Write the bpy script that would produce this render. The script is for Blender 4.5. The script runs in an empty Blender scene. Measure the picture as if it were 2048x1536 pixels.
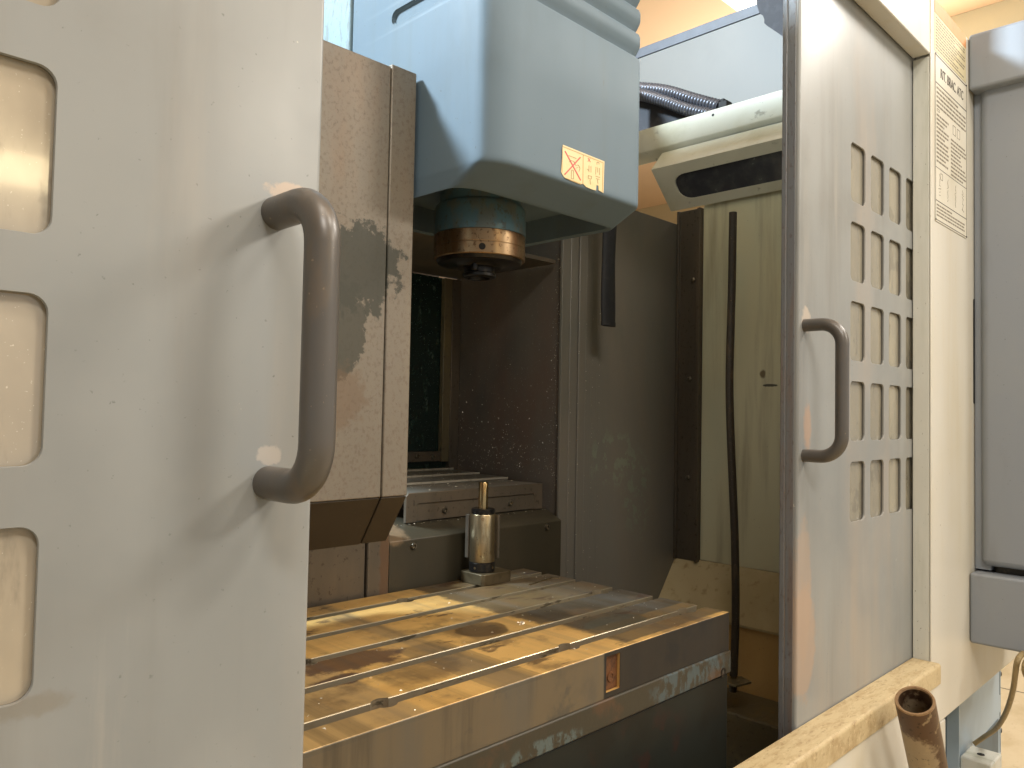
import bpy, bmesh, math, random
from mathutils import Vector, Matrix
random.seed(7)
PI = math.pi
rad = math.radians
sc = bpy.context.scene
COL = sc.collection

# ------------------------------------------------------------------ camera
ZC = 1.5                                   # eye height above the workshop floor (m)
F_PX = 1567.26                             # focal length for a picture 2048 px wide
YAW, PITCH, ROLL = 0.79078654, 0.03653272, 0.01921761
_f = Vector((math.sin(YAW) * math.cos(PITCH), math.cos(YAW) * math.cos(PITCH), math.sin(PITCH)))
_r = Vector((math.cos(YAW), -math.sin(YAW), 0))
_u = _r.cross(_f)
RT = math.cos(ROLL) * _r + math.sin(ROLL) * _u
UP = -math.sin(ROLL) * _r + math.cos(ROLL) * _u
FW = _f
cam_d = bpy.data.cameras.new('camera')
cam = bpy.data.objects.new('camera', cam_d)
COL.objects.link(cam)
cam.matrix_world = Matrix(((RT.x, UP.x, -FW.x, 0), (RT.y, UP.y, -FW.y, 0), (RT.z, UP.z, -FW.z, ZC), (0, 0, 0, 1)))
cam_d.sensor_width = 36
cam_d.lens = 36 * F_PX / 2048
cam_d.clip_start = 0.02
cam_d.clip_end = 200
sc.camera = cam

# ------------------------------------------------------------------ world, lights, exposure
w = bpy.data.worlds.new('World'); sc.world = w; w.use_nodes = True
bg = w.node_tree.nodes['Background']
bg.inputs[0].default_value = (0.92, 0.97, 1.0, 1)
bg.inputs[1].default_value = 0.30
sc.view_settings.view_transform = 'Standard'
sc.view_settings.look = 'None'
sc.view_settings.exposure = 1.0
sc.view_settings.gamma = 1.0


def area(name, loc, target, energy, color, sx, sy):
    d = bpy.data.lights.new(name, 'AREA')
    d.shape = 'RECTANGLE'; d.size = sx; d.size_y = sy
    d.energy = energy; d.color = color
    o = bpy.data.objects.new(name, d); COL.objects.link(o)
    o.location = Vector(loc) + Vector((0, 0, ZC))
    o.rotation_euler = (Vector(target) - Vector(loc)).to_track_quat('-Z', 'Y').to_euler()
    return o


# daylight from a roof window behind the machine, hall lamps in front and to the right, plus added fills
area('roof_window_light', (-1.4, 3.1, 3.3), (0.9, 1.1, 0.5), 300, (0.70, 0.86, 1.0), 0.6, 0.6)
area('roof_window_light_side', (3.6, 4.2, 3.3), (1.4, 1.2, 0.6), 36, (0.80, 0.90, 1.0), 1.2, 1.2)
area('hall_light', (3.6, -3.0, 2.1), (0.9, 1.0, 0.0), 30, (1.0, 0.92, 0.80), 0.9, 0.4)
area('hall_light_near', (2.2, -1.5, 3.0), (0.9, 1.0, 0.0), 26, (1.0, 0.93, 0.82), 0.8, 0.4)
area('door_fill_light', (0.6, -0.15, 2.45), (0.8, 0.7, 0.0), 11, (1.0, 0.93, 0.84), 1.3, 0.15)  # added above the doors to brighten their upper part
area('hall_light_high', (-0.5, -2.3, 3.2), (1.6, 0.9, 0.0), 48, (1.0, 0.96, 0.90), 1.4, 0.4)
area('hall_light_far', (5.2, -1.2, 3.3), (3.9, 0.9, -0.9), 85, (1.0, 0.95, 0.87), 1.2, 1.2)
area('hall_light_rear', (1.5, -5.0, 1.72), (1.0, 0.8, 0.1), 5, (1.0, 0.80, 0.46), 1.1, 0.24)
area('ceiling_fill_light', (8.0, 3.0, 2.2), (8.0, 3.0, 3.6), 66, (1.0, 0.95, 0.92), 3.0, 3.0)  # added upward fill that brightens the ceiling, not a hall lamp


# ------------------------------------------------------------------ pixel -> point helpers (coordinates relative to eye height)
def ray(px, py):
    return RT * ((px - 1024) / F_PX) - UP * ((py - 768) / F_PX) + FW


def onY(px, py, d): r = ray(px, py); return r * (d / r.y)
def onX(px, py, d): r = ray(px, py); return r * (d / r.x)
def onZ(px, py, d): r = ray(px, py); return r * (d / r.z)


# ------------------------------------------------------------------ materials
def s2l(c):
    return tuple(((v / 255) / 12.92 if v / 255 <= 0.04045 else ((v / 255 + 0.055) / 1.055) ** 2.4) for v in c)


class Mat:
    """layered procedural material; every mask is laid out in metres on the thing itself"""
    def __init__(self, name, rgb, rough=0.5, metal=0.0, spec=0.5):
        self.m = bpy.data.materials.new(name); self.m.use_nodes = True
        nt = self.m.node_tree; self.nt = nt; self.N = nt.nodes; self.L = nt.links
        self.b = self.N['Principled BSDF']
        self.tc = self.N.new('ShaderNodeTexCoord')
        c = s2l(rgb)
        rg = self.N.new('ShaderNodeRGB'); rg.outputs[0].default_value = (*c, 1)
        self.col = rg.outputs[0]
        v = self.N.new('ShaderNodeValue'); v.outputs[0].default_value = rough
        self.rough = v.outputs[0]
        v = self.N.new('ShaderNodeValue'); v.outputs[0].default_value = metal
        self.metal = v.outputs[0]
        self.b.inputs['Specular IOR Level'].default_value = spec
        self.normal = None

    def _map(self, scale, loc=(0, 0, 0)):
        mp = self.N.new('ShaderNodeMapping')
        mp.inputs['Scale'].default_value = scale
        mp.inputs['Location'].default_value = loc
        self.L.new(self.tc.outputs['Object'], mp.inputs['Vector'])
        return mp.outputs[0]

    def noise(self, scale, detail=4, rough=0.6, loc=(0, 0, 0), dist=0.0):
        n = self.N.new('ShaderNodeTexNoise')
        n.inputs['Scale'].default_value = 1.0
        n.inputs['Detail'].default_value = detail
        n.inputs['Roughness'].default_value = rough
        n.inputs['Distortion'].default_value = dist
        self.L.new(self._map(scale, loc), n.inputs['Vector'])
        return n.outputs['Fac']

    def rng(self, x, lo, hi, a=0.0, b=1.0):
        r = self.N.new('ShaderNodeMapRange'); r.clamp = True
        r.interpolation_type = 'SMOOTHSTEP'
        self.L.new(x, r.inputs[0])
        for i, v in enumerate((lo, hi, a, b)): r.inputs[i + 1].default_value = v
        return r.outputs[0]

    def math(self, op, a, b):
        m = self.N.new('ShaderNodeMath'); m.operation = op
        for i, v in enumerate((a, b)):
            if isinstance(v, (int, float)): m.inputs[i].default_value = v
            else: self.L.new(v, m.inputs[i])
        return m.outputs[0]

    def mix(self, fac, rgb=None, rough=None, metal=None):
        if rgb is not None:
            x = self.N.new('ShaderNodeMix'); x.data_type = 'RGBA'
            self.L.new(fac, x.inputs[0]); self.L.new(self.col, x.inputs[6])
            x.inputs[7].default_value = (*s2l(rgb), 1)
            self.col = x.outputs[2]
        for key, val in (('rough', rough), ('metal', metal)):
            if val is not None:
                x = self.N.new('ShaderNodeMix'); x.data_type = 'FLOAT'
                self.L.new(fac, x.inputs[0]); self.L.new(getattr(self, key), x.inputs[2]); x.inputs[3].default_value = val
                setattr(self, key, x.outputs[0])
        return self

    # --- layers
    def patch(self, scale, lo, hi, rgb=None, amt=1.0, rough=None, metal=None, detail=5, loc=(0, 0, 0), nr=0.6, mask=None, dist=0.0):
        f = self.rng(self.noise(scale, detail, nr, loc, dist), lo, hi, 0, amt)
        if mask is not None: f = self.math('MULTIPLY', f, mask)
        return self.mix(f, rgb, rough, metal)

    def blobmask(self, c, r, wob=0.35, ns=30.0, soft=0.12):
        """ragged ellipsoid round c with radii r (m)"""
        vm = self.N.new('ShaderNodeVectorMath'); vm.operation = 'SUBTRACT'
        self.L.new(self.tc.outputs['Object'], vm.inputs[0]); vm.inputs[1].default_value = (c[0], c[1], c[2])
        vd = self.N.new('ShaderNodeVectorMath'); vd.operation = 'DIVIDE'
        self.L.new(vm.outputs[0], vd.inputs[0]); vd.inputs[1].default_value = r
        ln = self.N.new('ShaderNodeVectorMath'); ln.operation = 'LENGTH'
        self.L.new(vd.outputs[0], ln.inputs[0])
        n = self.noise((ns, ns, ns), 5, 0.65)
        d = self.math('ADD', ln.outputs['Value'], self.math('MULTIPLY', self.math('SUBTRACT', n, 0.5), wob * 2))
        return self.rng(d, 1.0 - soft, 1.0 + soft, 1, 0)

    def blob(self, c, r, rgb=None, amt=1.0, wob=0.35, ns=30.0, soft=0.12, rough=None, metal=None):
        f = self.math('MULTIPLY', self.blobmask((c[0], c[1], c[2] + ZC), r, wob, ns, soft), amt)
        return self.mix(f, rgb, rough, metal)

    def rect(self, c, r, rgb, amt=1.0, wob=0.05, ns=40.0, soft=0.03, rough=None, metal=None):
        """straight-edged patch for block footprints, stains and painted shadow"""
        vm = self.N.new('ShaderNodeVectorMath'); vm.operation = 'SUBTRACT'
        self.L.new(self.tc.outputs['Object'], vm.inputs[0]); vm.inputs[1].default_value = (c[0], c[1], c[2] + ZC)
        vd = self.N.new('ShaderNodeVectorMath'); vd.operation = 'DIVIDE'
        self.L.new(vm.outputs[0], vd.inputs[0]); vd.inputs[1].default_value = r
        va = self.N.new('ShaderNodeVectorMath'); va.operation = 'ABSOLUTE'; self.L.new(vd.outputs[0], va.inputs[0])
        sx = self.N.new('ShaderNodeSeparateXYZ'); self.L.new(va.outputs[0], sx.inputs[0])
        d = self.math('MAXIMUM', self.math('MAXIMUM', sx.outputs[0], sx.outputs[1]), sx.outputs[2])
        d = self.math('ADD', d, self.math('MULTIPLY', self.math('SUBTRACT', self.noise((ns, ns, ns), 5, 0.65), 0.5), wob * 2))
        f = self.math('MULTIPLY', self.rng(d, 1 - soft, 1 + soft, 1, 0), amt)
        return self.mix(f, rgb, rough, metal)

    def bump(self, scale, strength=0.1, dist=0.002, detail=4):
        b = self.N.new('ShaderNodeBump')
        b.inputs['Strength'].default_value = strength; b.inputs['Distance'].default_value = dist
        self.L.new(self.noise(scale, detail), b.inputs['Height'])
        if self.normal is not None: self.L.new(self.normal, b.inputs['Normal'])
        self.normal = b.outputs[0]
        return self

    def rvar(self, scale, amp):
        n = self.noise(scale, 4)
        self.rough = self.math('ADD', self.rough, self.math('MULTIPLY', self.math('SUBTRACT', n, 0.5), amp))
        return self

    def done(self, **kw):
        self.L.new(self.col, self.b.inputs['Base Color'])
        self.L.new(self.rough, self.b.inputs['Roughness'])
        self.L.new(self.metal, self.b.inputs['Metallic'])
        if self.normal is not None: self.L.new(self.normal, self.b.inputs['Normal'])
        for k, v in kw.items():
            self.b.inputs[k.replace('_', ' ')].default_value = v
        return self.m


def paint(name, rgb, rough=0.42, streak=(120, 112, 98), grime=0.35, spec=0.45, bump=0.05):
    m = Mat(name, rgb, rough, 0, spec)
    m.patch((1.3, 1.3, 1.1), 0.35, 0.72, tuple(min(255, v * 1.07 + 3) for v in rgb), 0.8, detail=3)
    m.patch((9, 9, 0.9), 0.48, 0.8, streak, grime, detail=6, rough=rough + 0.12)          # run marks
    m.patch((2.6, 2.6, 2.2), 0.52, 0.75, streak, grime * 0.7, detail=6, loc=(3, 1, 7))     # smudges
    m.patch((140, 140, 140), 0.70, 0.78, tuple(v * 0.55 for v in rgb), 0.55, detail=2)     # specks
    m.rvar((5, 5, 2), 0.25)
    m.bump((60, 60, 60), bump, 0.001)
    return m


M = {}


def build_materials():
    m = paint('grey_door_paint', (138, 140, 138), 0.34, (108, 104, 94), 0.42)
    m.patch((6, 6, 0.7), 0.56, 0.8, (176, 163, 146), 0.45, loc=(5, 2, 1))
    m.patch((55, 55, 55), 0.74, 0.76, (205, 200, 188), 0.6, detail=3, loc=(2, 9, 4))
    m.patch((3.5, 3.5, 0.5), 0.50, 0.72, (166, 150, 132), 0.5, detail=5, loc=(7, 4, 3))
    m.patch((1.6, 1.6, 1.6), 0.48, 0.66, (120, 124, 124), 0.45, detail=5, loc=(2, 8, 9), rough=0.45)
    m.patch((16, 16, 1.4), 0.60, 0.78, (172, 166, 156), 0.4, detail=5, loc=(3, 9, 2))
    rust = (166, 144, 124)
    m.blob((1.785, 0.80, -0.52), (0.062, 0.5, 0.135), rust, 0.7, 0.42, 26, 0.12, rough=0.7)
    m.blob((1.782, 0.80, -0.40), (0.042, 0.5, 0.16), rust, 0.5, 0.45, 26, 0.18, rough=0.7)
    m.blob((1.79, 0.80, 0.232), (0.022, 0.5, 0.028), (190, 176, 160), 0.7, 0.7, 60, 0.2)
    m.blob((1.80, 0.80, -0.02), (0.020, 0.5, 0.05), (170, 138, 112), 0.6, 0.6, 70, 0.3)
    m.blob((0.447, 0.80, 0.243), (0.028, 0.5, 0.012), (190, 168, 146), 0.7, 0.8, 90, 0.2)
    m.blob((0.430, 0.80, -0.052), (0.014, 0.5, 0.011), (180, 172, 162), 0.75, 0.7, 80, 0.15)
    m.blob((0.205, 0.80, -0.27), (0.03, 0.5, 0.010), (112, 96, 66), 0.3, 0.8, 60, 0.4)
    M['door'] = m.done()

    m = Mat('worn_door_edge', (112, 113, 114), 0.38, 0.15)
    m.patch((30, 30, 3), 0.50, 0.66, (116, 98, 84), 0.6, rough=0.7)
    m.patch((160, 160, 60), 0.57, 0.68, (84, 72, 64), 0.6, detail=3)
    m.bump((150, 150, 60), 0.25, 0.001)
    M['dooredge'] = m.done()

    m = Mat('dark_handle_paint', (86, 82, 77), 0.34, 0.1, 0.6)
    m.patch((22, 22, 9), 0.5, 0.7, (106, 92, 74), 0.5, rough=0.45)
    m.patch((170, 170, 170), 0.70, 0.76, (150, 132, 108), 0.5, detail=2)
    m.rvar((30, 30, 12), 0.2)
    m.bump((220, 220, 220), 0.05, 0.0006)
    M['handle'] = m.done()

    for key, base, dust in (('pane', (164, 154, 136), (190, 178, 156)), ('paneright', (142, 137, 122), (162, 156, 138))):  # per-door tones put the differing reflections into the pane colour
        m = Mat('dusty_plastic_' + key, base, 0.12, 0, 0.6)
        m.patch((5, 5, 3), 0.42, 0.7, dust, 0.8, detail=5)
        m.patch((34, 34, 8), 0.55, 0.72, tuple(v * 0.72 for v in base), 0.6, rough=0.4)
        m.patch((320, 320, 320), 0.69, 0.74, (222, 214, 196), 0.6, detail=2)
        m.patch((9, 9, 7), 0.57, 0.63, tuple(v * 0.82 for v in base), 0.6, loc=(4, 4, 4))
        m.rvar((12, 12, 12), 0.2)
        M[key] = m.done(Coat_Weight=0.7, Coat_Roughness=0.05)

    M['seal'] = Mat('grey_window_seal', (92, 90, 84), 0.6).patch((90, 90, 90), 0.6, 0.75, (96, 88, 74), 0.5).done()

    m = Mat('blue_cover_paint', (98, 114, 124), 0.58, 0, 0.2)
    m.patch((1.6, 1.6, 1.0), 0.35, 0.7, (88, 106, 116), 0.9, detail=3)
    m.patch((8, 8, 0.9), 0.5, 0.78, (90, 99, 98), 0.5, detail=6, rough=0.5)
    m.patch((3, 3, 2), 0.55, 0.76, (80, 91, 95), 0.40, detail=6, loc=(1, 6, 2))
    m.patch((120, 120, 120), 0.72, 0.77, (84, 92, 92), 0.7, detail=2)
    m.patch((18, 18, 5), 0.70, 0.74, (96, 100, 98), 0.7, detail=6, loc=(8, 2, 5))
    m.rvar((6, 6, 3), 0.22)
    m.bump((45, 45, 45), 0.06, 0.0015)
    M['blue'] = m.done()

    m = Mat('rough_column_paint', (124, 144, 150), 0.5)
    m.patch((60, 60, 14), 0.52, 0.62, (106, 114, 106), 0.8, detail=5)
    m.patch((150, 150, 90), 0.6, 0.68, (104, 106, 96), 0.7, detail=3)
    m.bump((90, 90, 60), 0.3, 0.002)
    M['column'] = m.done()

    m = Mat('rusty_guard_steel', (116, 107, 92), 0.48, 0.2)
    m.patch((7, 7, 0.45), 0.42, 0.72, (132, 118, 96), 0.8, detail=6)
    m.patch((2.2, 2.2, 0.9), 0.46, 0.7, (112, 104, 92), 0.8, detail=5, loc=(4, 0, 2), rough=0.5)
    m.patch((5, 5, 1.4), 0.52, 0.74, (134, 108, 84), 0.5, detail=6, loc=(1, 3, 6), rough=0.6)
    m.patch((150, 150, 120), 0.50, 0.66, (94, 80, 66), 0.5, detail=5, rough=0.6)
    m.patch((330, 330, 330), 0.60, 0.70, (78, 64, 52), 0.5, detail=3)
    m.blob((0.780, 1.145, 0.249), (0.076, 0.5, 0.08), (52, 52, 42), 0.9, 1.1, 34, 0.10)
    m.blob((0.742, 1.145, 0.138), (0.048, 0.5, 0.08), (56, 55, 44), 0.85, 1.1, 38, 0.10)
    m.blob((0.742, 1.145, 0.02), (0.048, 0.5, 0.053), (100, 78, 56), 0.5, 0.9, 44, 0.2)
    m.rvar((10, 10, 3), 0.3)
    m.bump((180, 180, 150), 0.10, 0.0008)
    M['rustbox'] = m.done()

    M['chin'] = Mat('shade_darkened_steel', (50, 42, 30), 0.5, 0.1).patch((9, 9, 9), 0.45, 0.7, (40, 32, 22), 0.8).patch((120, 120, 120), 0.62, 0.7, (72, 58, 42), 0.5).done()  # guard underside: its downward shade is put into this dark colour
    m = Mat('bench_steel', (58, 53, 40), 0.48, 0.1)
    m.patch((6, 6, 1.0), 0.45, 0.7, (66, 59, 44), 0.7, detail=6)
    m.patch((90, 90, 70), 0.58, 0.68, (54, 47, 36), 0.6, detail=4)
    m.blob((1.18, 1.58, -0.30), (0.05, 0.5, 0.03), (130, 108, 82), 0.7, 0.5, 30, 0.2)
    M['bench'] = m.done()
    m = Mat('dirty_grey_steel', (94, 86, 74), 0.45, 0.4)
    m.patch((6, 6, 1.0), 0.45, 0.7, (116, 102, 84), 0.7, detail=6)
    m.patch((90, 90, 70), 0.58, 0.68, (58, 50, 40), 0.6, detail=4)
    m.blob((1.146, 1.55, -0.36), (0.014, 0.5, 0.16), (92, 66, 42), 0.8, 0.7, 40, 0.25, rough=0.8, metal=0.0)
    m.bump((90, 90, 70), 0.1, 0.001)
    M['steelplate'] = m.done()

    m = Mat('dark_way_cover_steel', (116, 112, 102), 0.42, 0.2)
    m.patch((4, 4, 0.8), 0.42, 0.7, (124, 114, 100), 0.7, detail=6)
    m.patch((3, 3, 1.2), 0.5, 0.72, (96, 100, 90), 0.7, detail=5, loc=(2, 2, 8))
    m.patch((130, 130, 130), 0.64, 0.7, (128, 118, 98), 0.6, detail=2)
    bk = m.blobmask((2.07, 1.58, -0.14 + ZC), (0.12, 0.5, 0.08), 0.8, 20, 0.4)
    m.patch((34, 34, 30), 0.50, 0.58, (132, 142, 120), 0.6, detail=7, mask=bk)
    bk = m.blobmask((2.21, 1.58, -0.26 + ZC), (0.07, 0.5, 0.14), 0.8, 20, 0.4)
    m.patch((34, 34, 30), 0.50, 0.58, (124, 136, 114), 0.55, detail=7, mask=bk)
    m.rvar((14, 14, 4), 0.3)
    M['waycover'] = m.done()

    m = Mat('oil_stained_recess_steel', (102, 94, 84), 0.40, 0.15)
    m.patch((5, 5, 1.5), 0.42, 0.7, (104, 80, 66), 0.7, detail=6)
    m.patch((3, 3, 2), 0.5, 0.74, (76, 76, 70), 0.8, detail=5, loc=(2, 7, 1))
    m.patch((220, 220, 220), 0.69, 0.73, (168, 160, 140), 0.7, detail=2)
    M['recess'] = m.done()

    m = Mat('olive_enclosure_paint', (216, 210, 176), 0.40, 0, 0.45)
    m.patch((2.2, 2.2, 0.7), 0.4, 0.7, (198, 202, 178), 0.8, detail=4)
    m.patch((12, 12, 0.9), 0.5, 0.75, (142, 128, 94), 0.6, detail=6)
    m.patch((160, 160, 160), 0.71, 0.76, (80, 70, 48), 0.7, detail=2)
    m.blob((2.45, 1.22, 0.107), (0.5, 0.026, 0.0045), (40, 36, 28), 0.9, 0.5, 80, 0.2)
    m.blob((2.45, 1.245, 0.145), (0.5, 0.010, 0.013), (110, 90, 56), 0.9, 0.5, 80, 0.3)
    m.rvar((7, 7, 2), 0.25)
    M['olive'] = m.done()

    m = Mat('sand_apron_paint', (186, 170, 132), 0.5, 0, 0.4)
    m.patch((4, 4, 4), 0.4, 0.7, (170, 152, 110), 0.8, detail=5)
    m.patch((26, 26, 26), 0.55, 0.72, (132, 106, 66), 0.6, detail=5)
    m.patch((170, 170, 170), 0.70, 0.75, (92, 70, 42), 0.7, detail=2)
    M['apron'] = m.done()

    M['apronlow'] = Mat('ochre_apron_paint', (190, 154, 96), 0.5).patch((5, 5, 5), 0.42, 0.7, (172, 134, 78), 0.8).patch((170, 170, 170), 0.70, 0.75, (92, 70, 42), 0.7, detail=2).done()
    m = Mat('oily_trough_steel', (106, 96, 72), 0.28, 0.1)
    m.patch((16, 16, 10), 0.48, 0.66, (122, 108, 74), 0.8, detail=6, rough=0.5)
    m.patch((60, 60, 60), 0.6, 0.7, (66, 58, 44), 0.7)
    m.bump((50, 50, 50), 0.4, 0.004)
    M['trough'] = m.done()

    m = Mat('machined_table_iron', (214, 172, 102), 0.42, 0.35)
    m.patch((2.2, 9, 3), 0.42, 0.7, (192, 148, 82), 0.8, detail=6)
    m.rect((0.55, 1.2, -0.440), (0.20, 0.6, 0.008), (170, 142, 96), 0.7, rough=0.45)
    m.rect((1.62, 1.00, -0.440), (0.37, 0.085, 0.008), (96, 80, 54), 0.85, 0.05, rough=0.45)  # right-end rects: dark oil film with the right door's shadow painted in
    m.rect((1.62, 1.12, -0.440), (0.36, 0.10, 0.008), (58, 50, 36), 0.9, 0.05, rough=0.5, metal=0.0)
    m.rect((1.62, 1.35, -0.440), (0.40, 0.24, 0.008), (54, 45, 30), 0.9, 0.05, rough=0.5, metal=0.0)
    m.rect((0.94, 1.02, -0.440), (0.055, 0.15, 0.008), (120, 98, 62), 0.5, 0.08)
    m.patch((5, 5, 5), 0.52, 0.64, (96, 74, 46), 0.7, detail=6, loc=(3, 3, 0), rough=0.5)
    m.patch((7, 16, 7), 0.60, 0.66, (66, 46, 28), 0.8, detail=6, loc=(9, 1, 0), rough=0.6, metal=0.3)
    m.patch((200, 200, 200), 0.66, 0.72, (64, 52, 36), 0.5, detail=3)
    m.blob((0.80, 1.17, -0.440), (0.10, 0.045, 0.02), (62, 36, 20), 0.9, 0.8, 20, 0.2, rough=0.7, metal=0.1)
    m.blob((0.73, 1.10, -0.440), (0.055, 0.022, 0.02), (56, 32, 18), 0.9, 0.6, 24, 0.2, rough=0.7, metal=0.1)
    m.blob((1.105, 1.165, -0.440), (0.060, 0.048, 0.02), (70, 50, 26), 0.75, 0.30, 18, 0.08, rough=0.4)
    m.blob((1.36, 1.02, -0.440), (0.085, 0.045, 0.02), (62, 64, 54), 0.65, 0.25, 16, 0.06, rough=0.4)
    # coolant runs down the machined front face
    m.rect((0.40, 0.895, -0.49), (0.775, 0.006, 0.0495), (84, 80, 70), 0.9, 0.012, 30, 0.012, rough=0.5)
    m.patch((12, 0.5, 1.2), 0.42, 0.70, (86, 86, 82), 0.5, detail=5)
    m.patch((24, 0.5, 1.6), 0.50, 0.74, (52, 48, 40), 0.5, detail=5, loc=(4, 0, 0))
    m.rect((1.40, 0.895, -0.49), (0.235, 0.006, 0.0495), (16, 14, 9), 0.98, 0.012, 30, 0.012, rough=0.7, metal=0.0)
    m.rvar((9, 30, 9), 0.28)
    m.bump((8, 160, 160), 0.05, 0.0008)
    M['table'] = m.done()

    m = Mat('bright_slot_steel', (168, 158, 136), 0.32, 0.7)
    m.patch((9, 40, 40), 0.58, 0.64, (70, 62, 48), 0.8, detail=5, rough=0.5)
    m.patch((30, 90, 90), 0.5, 0.7, (160, 146, 118), 0.7)
    M['slotwall'] = m.done()

    m = Mat('chipped_teal_saddle_paint', (56, 51, 38), 0.5, 0.1)
    bk = m.blobmask((1.46, 0.9, -0.55 + ZC), (0.15, 0.2, 0.05), 0.35, 14, 0.15)
    m.patch((60, 60, 34), 0.46, 0.52, (72, 84, 86), 0.85, detail=5, mask=bk)
    bk = m.blobmask((1.00, 0.9, -0.565 + ZC), (0.10, 0.2, 0.018), 0.6, 20, 0.2)
    m.patch((50, 50, 30), 0.46, 0.54, (86, 98, 96), 0.8, detail=5, mask=bk)
    m.patch((60, 60, 26), 0.54, 0.62, (58, 50, 36), 0.75, detail=5)
    m.patch((9, 9, 9), 0.56, 0.66, (88, 62, 40), 0.6, detail=6, loc=(2, 2, 2))
    m.bump((60, 60, 60), 0.3, 0.002)
    M['teal'] = m.done()

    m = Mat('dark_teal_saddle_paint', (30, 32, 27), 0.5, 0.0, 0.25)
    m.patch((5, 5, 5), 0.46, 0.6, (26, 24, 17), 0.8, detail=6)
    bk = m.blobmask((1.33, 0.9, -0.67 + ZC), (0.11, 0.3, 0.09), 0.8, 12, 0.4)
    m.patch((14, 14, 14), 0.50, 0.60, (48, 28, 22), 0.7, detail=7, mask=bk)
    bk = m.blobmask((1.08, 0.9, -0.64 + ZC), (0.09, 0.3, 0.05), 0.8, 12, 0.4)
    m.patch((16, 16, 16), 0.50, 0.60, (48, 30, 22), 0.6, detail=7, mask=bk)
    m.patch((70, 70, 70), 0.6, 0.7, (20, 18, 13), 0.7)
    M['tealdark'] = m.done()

    M['rustpocket'] = Mat('rusty_pocket', (96, 58, 24), 0.7, 0.1).patch((60, 60, 60), 0.45, 0.65, (62, 36, 16), 0.8).bump((90, 90, 90), 0.4, 0.002).done()

    m = Mat('cream_frame_paint', (206, 203, 192), 0.36, 0, 0.45)
    m.patch((1.8, 1.8, 1.2), 0.38, 0.7, (200, 193, 172), 0.8, detail=3)
    m.patch((10, 10, 0.8), 0.52, 0.8, (198, 186, 156), 0.5, detail=6)
    m.patch((4, 4, 3), 0.6, 0.78, (186, 188, 168), 0.5, detail=6, loc=(4, 1, 5))
    m.patch((150, 150, 150), 0.73, 0.77, (104, 82, 58), 0.8, detail=2)
    m.patch((42, 42, 30), 0.735, 0.75, (124, 88, 58), 0.8, detail=6, loc=(8, 3, 1))
    m.rvar((7, 7, 2), 0.22)
    m.bump((70, 70, 70), 0.04, 0.001)
    M['cream'] = m.done()

    m = Mat('scuffed_sill_paint', (190, 172, 134), 0.36, 0, 0.5)
    m.patch((10, 36, 10), 0.44, 0.66, (160, 136, 98), 0.8, detail=8, nr=0.74, rough=0.5)
    m.patch((30, 90, 30), 0.55, 0.64, (134, 108, 74), 0.6, detail=6, nr=0.7)
    m.patch((60, 160, 60), 0.60, 0.66, (206, 188, 150), 0.6, detail=4, loc=(3, 3, 3))
    m.patch((160, 160, 160), 0.70, 0.74, (80, 60, 38), 0.8, detail=2)
    M['sill'] = m.done()

    m = Mat('pale_green_reveal_paint', (206, 206, 196), 0.45)
    m.patch((30, 9, 1.2), 0.48, 0.72, (150, 154, 130), 0.6, detail=6)
    m.patch((150, 150, 90), 0.70, 0.75, (96, 84, 64), 0.8, detail=2)
    M['reveal'] = m.done()

    m = Mat('grey_pendant_paint', (134, 140, 148), 0.42, 0, 0.45)
    m.patch((3, 3, 2), 0.4, 0.7, (138, 143, 148), 0.8, detail=4)
    m.patch((12, 12, 3), 0.55, 0.8, (120, 122, 124), 0.5)
    m.patch((160, 160, 160), 0.72, 0.77, (92, 90, 86), 0.7, detail=2)
    m.bump((120, 120, 120), 0.06, 0.0008)
    M['pendant'] = m.done()

    M['paper'] = Mat('white_notice_plate', (216, 212, 198), 0.35).patch((6, 6, 3), 0.5, 0.75, (196, 188, 164), 0.6).done()
    M['yellowed'] = Mat('yellowed_notice_sheet', (206, 196, 160), 0.4).patch((8, 8, 4), 0.45, 0.7, (190, 178, 140), 0.7).done()
    M['orange'] = Mat('orange_print', (198, 138, 84), 0.45).patch((30, 30, 30), 0.5, 0.7, (188, 128, 76), 0.7).done()
    M['ink'] = Mat('dark_print', (62, 56, 50), 0.5).patch((90, 90, 90), 0.5, 0.7, (96, 88, 76), 0.8).done()
    M['inkfaint'] = Mat('faded_print', (124, 116, 102), 0.5).patch((90, 90, 90), 0.5, 0.7, (160, 150, 130), 0.8).done()
    M['sticker'] = Mat('yellowed_sticker', (214, 192, 142), 0.42).patch((40, 40, 40), 0.45, 0.7, (204, 184, 128), 0.8).patch((120, 120, 120), 0.68, 0.74, (150, 130, 90), 0.5).done()
    M['stickeredge'] = Mat('sticker_border_print', (176, 134, 74), 0.5).patch((120, 120, 120), 0.5, 0.7, (200, 160, 100), 0.7).done()
    M['redink'] = Mat('red_print', (196, 60, 62), 0.45).patch((160, 160, 160), 0.5, 0.7, (204, 86, 80), 0.6).done()
    M['brownink'] = Mat('brown_print', (150, 124, 82), 0.5).patch((160, 160, 160), 0.5, 0.7, (180, 152, 104), 0.7).done()

    m = Mat('worn_blue_spindle_nose', (92, 124, 136), 0.30, 0.1)
    m.patch((26, 26, 16), 0.46, 0.58, (120, 124, 116), 0.8, detail=6, rough=0.38, metal=0.4)
    m.patch((80, 80, 60), 0.56, 0.66, (92, 84, 66), 0.6)
    m.bump((90, 90, 90), 0.2, 0.001)
    M['nose'] = m.done()
    m = Mat('bronze_tinted_ring', (158, 132, 100), 0.30, 0.85)
    m.patch((30, 30, 14), 0.45, 0.62, (140, 104, 70), 0.8, detail=6)
    m.patch((150, 150, 120), 0.56, 0.66, (92, 66, 46), 0.7, detail=3, rough=0.5)
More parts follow.
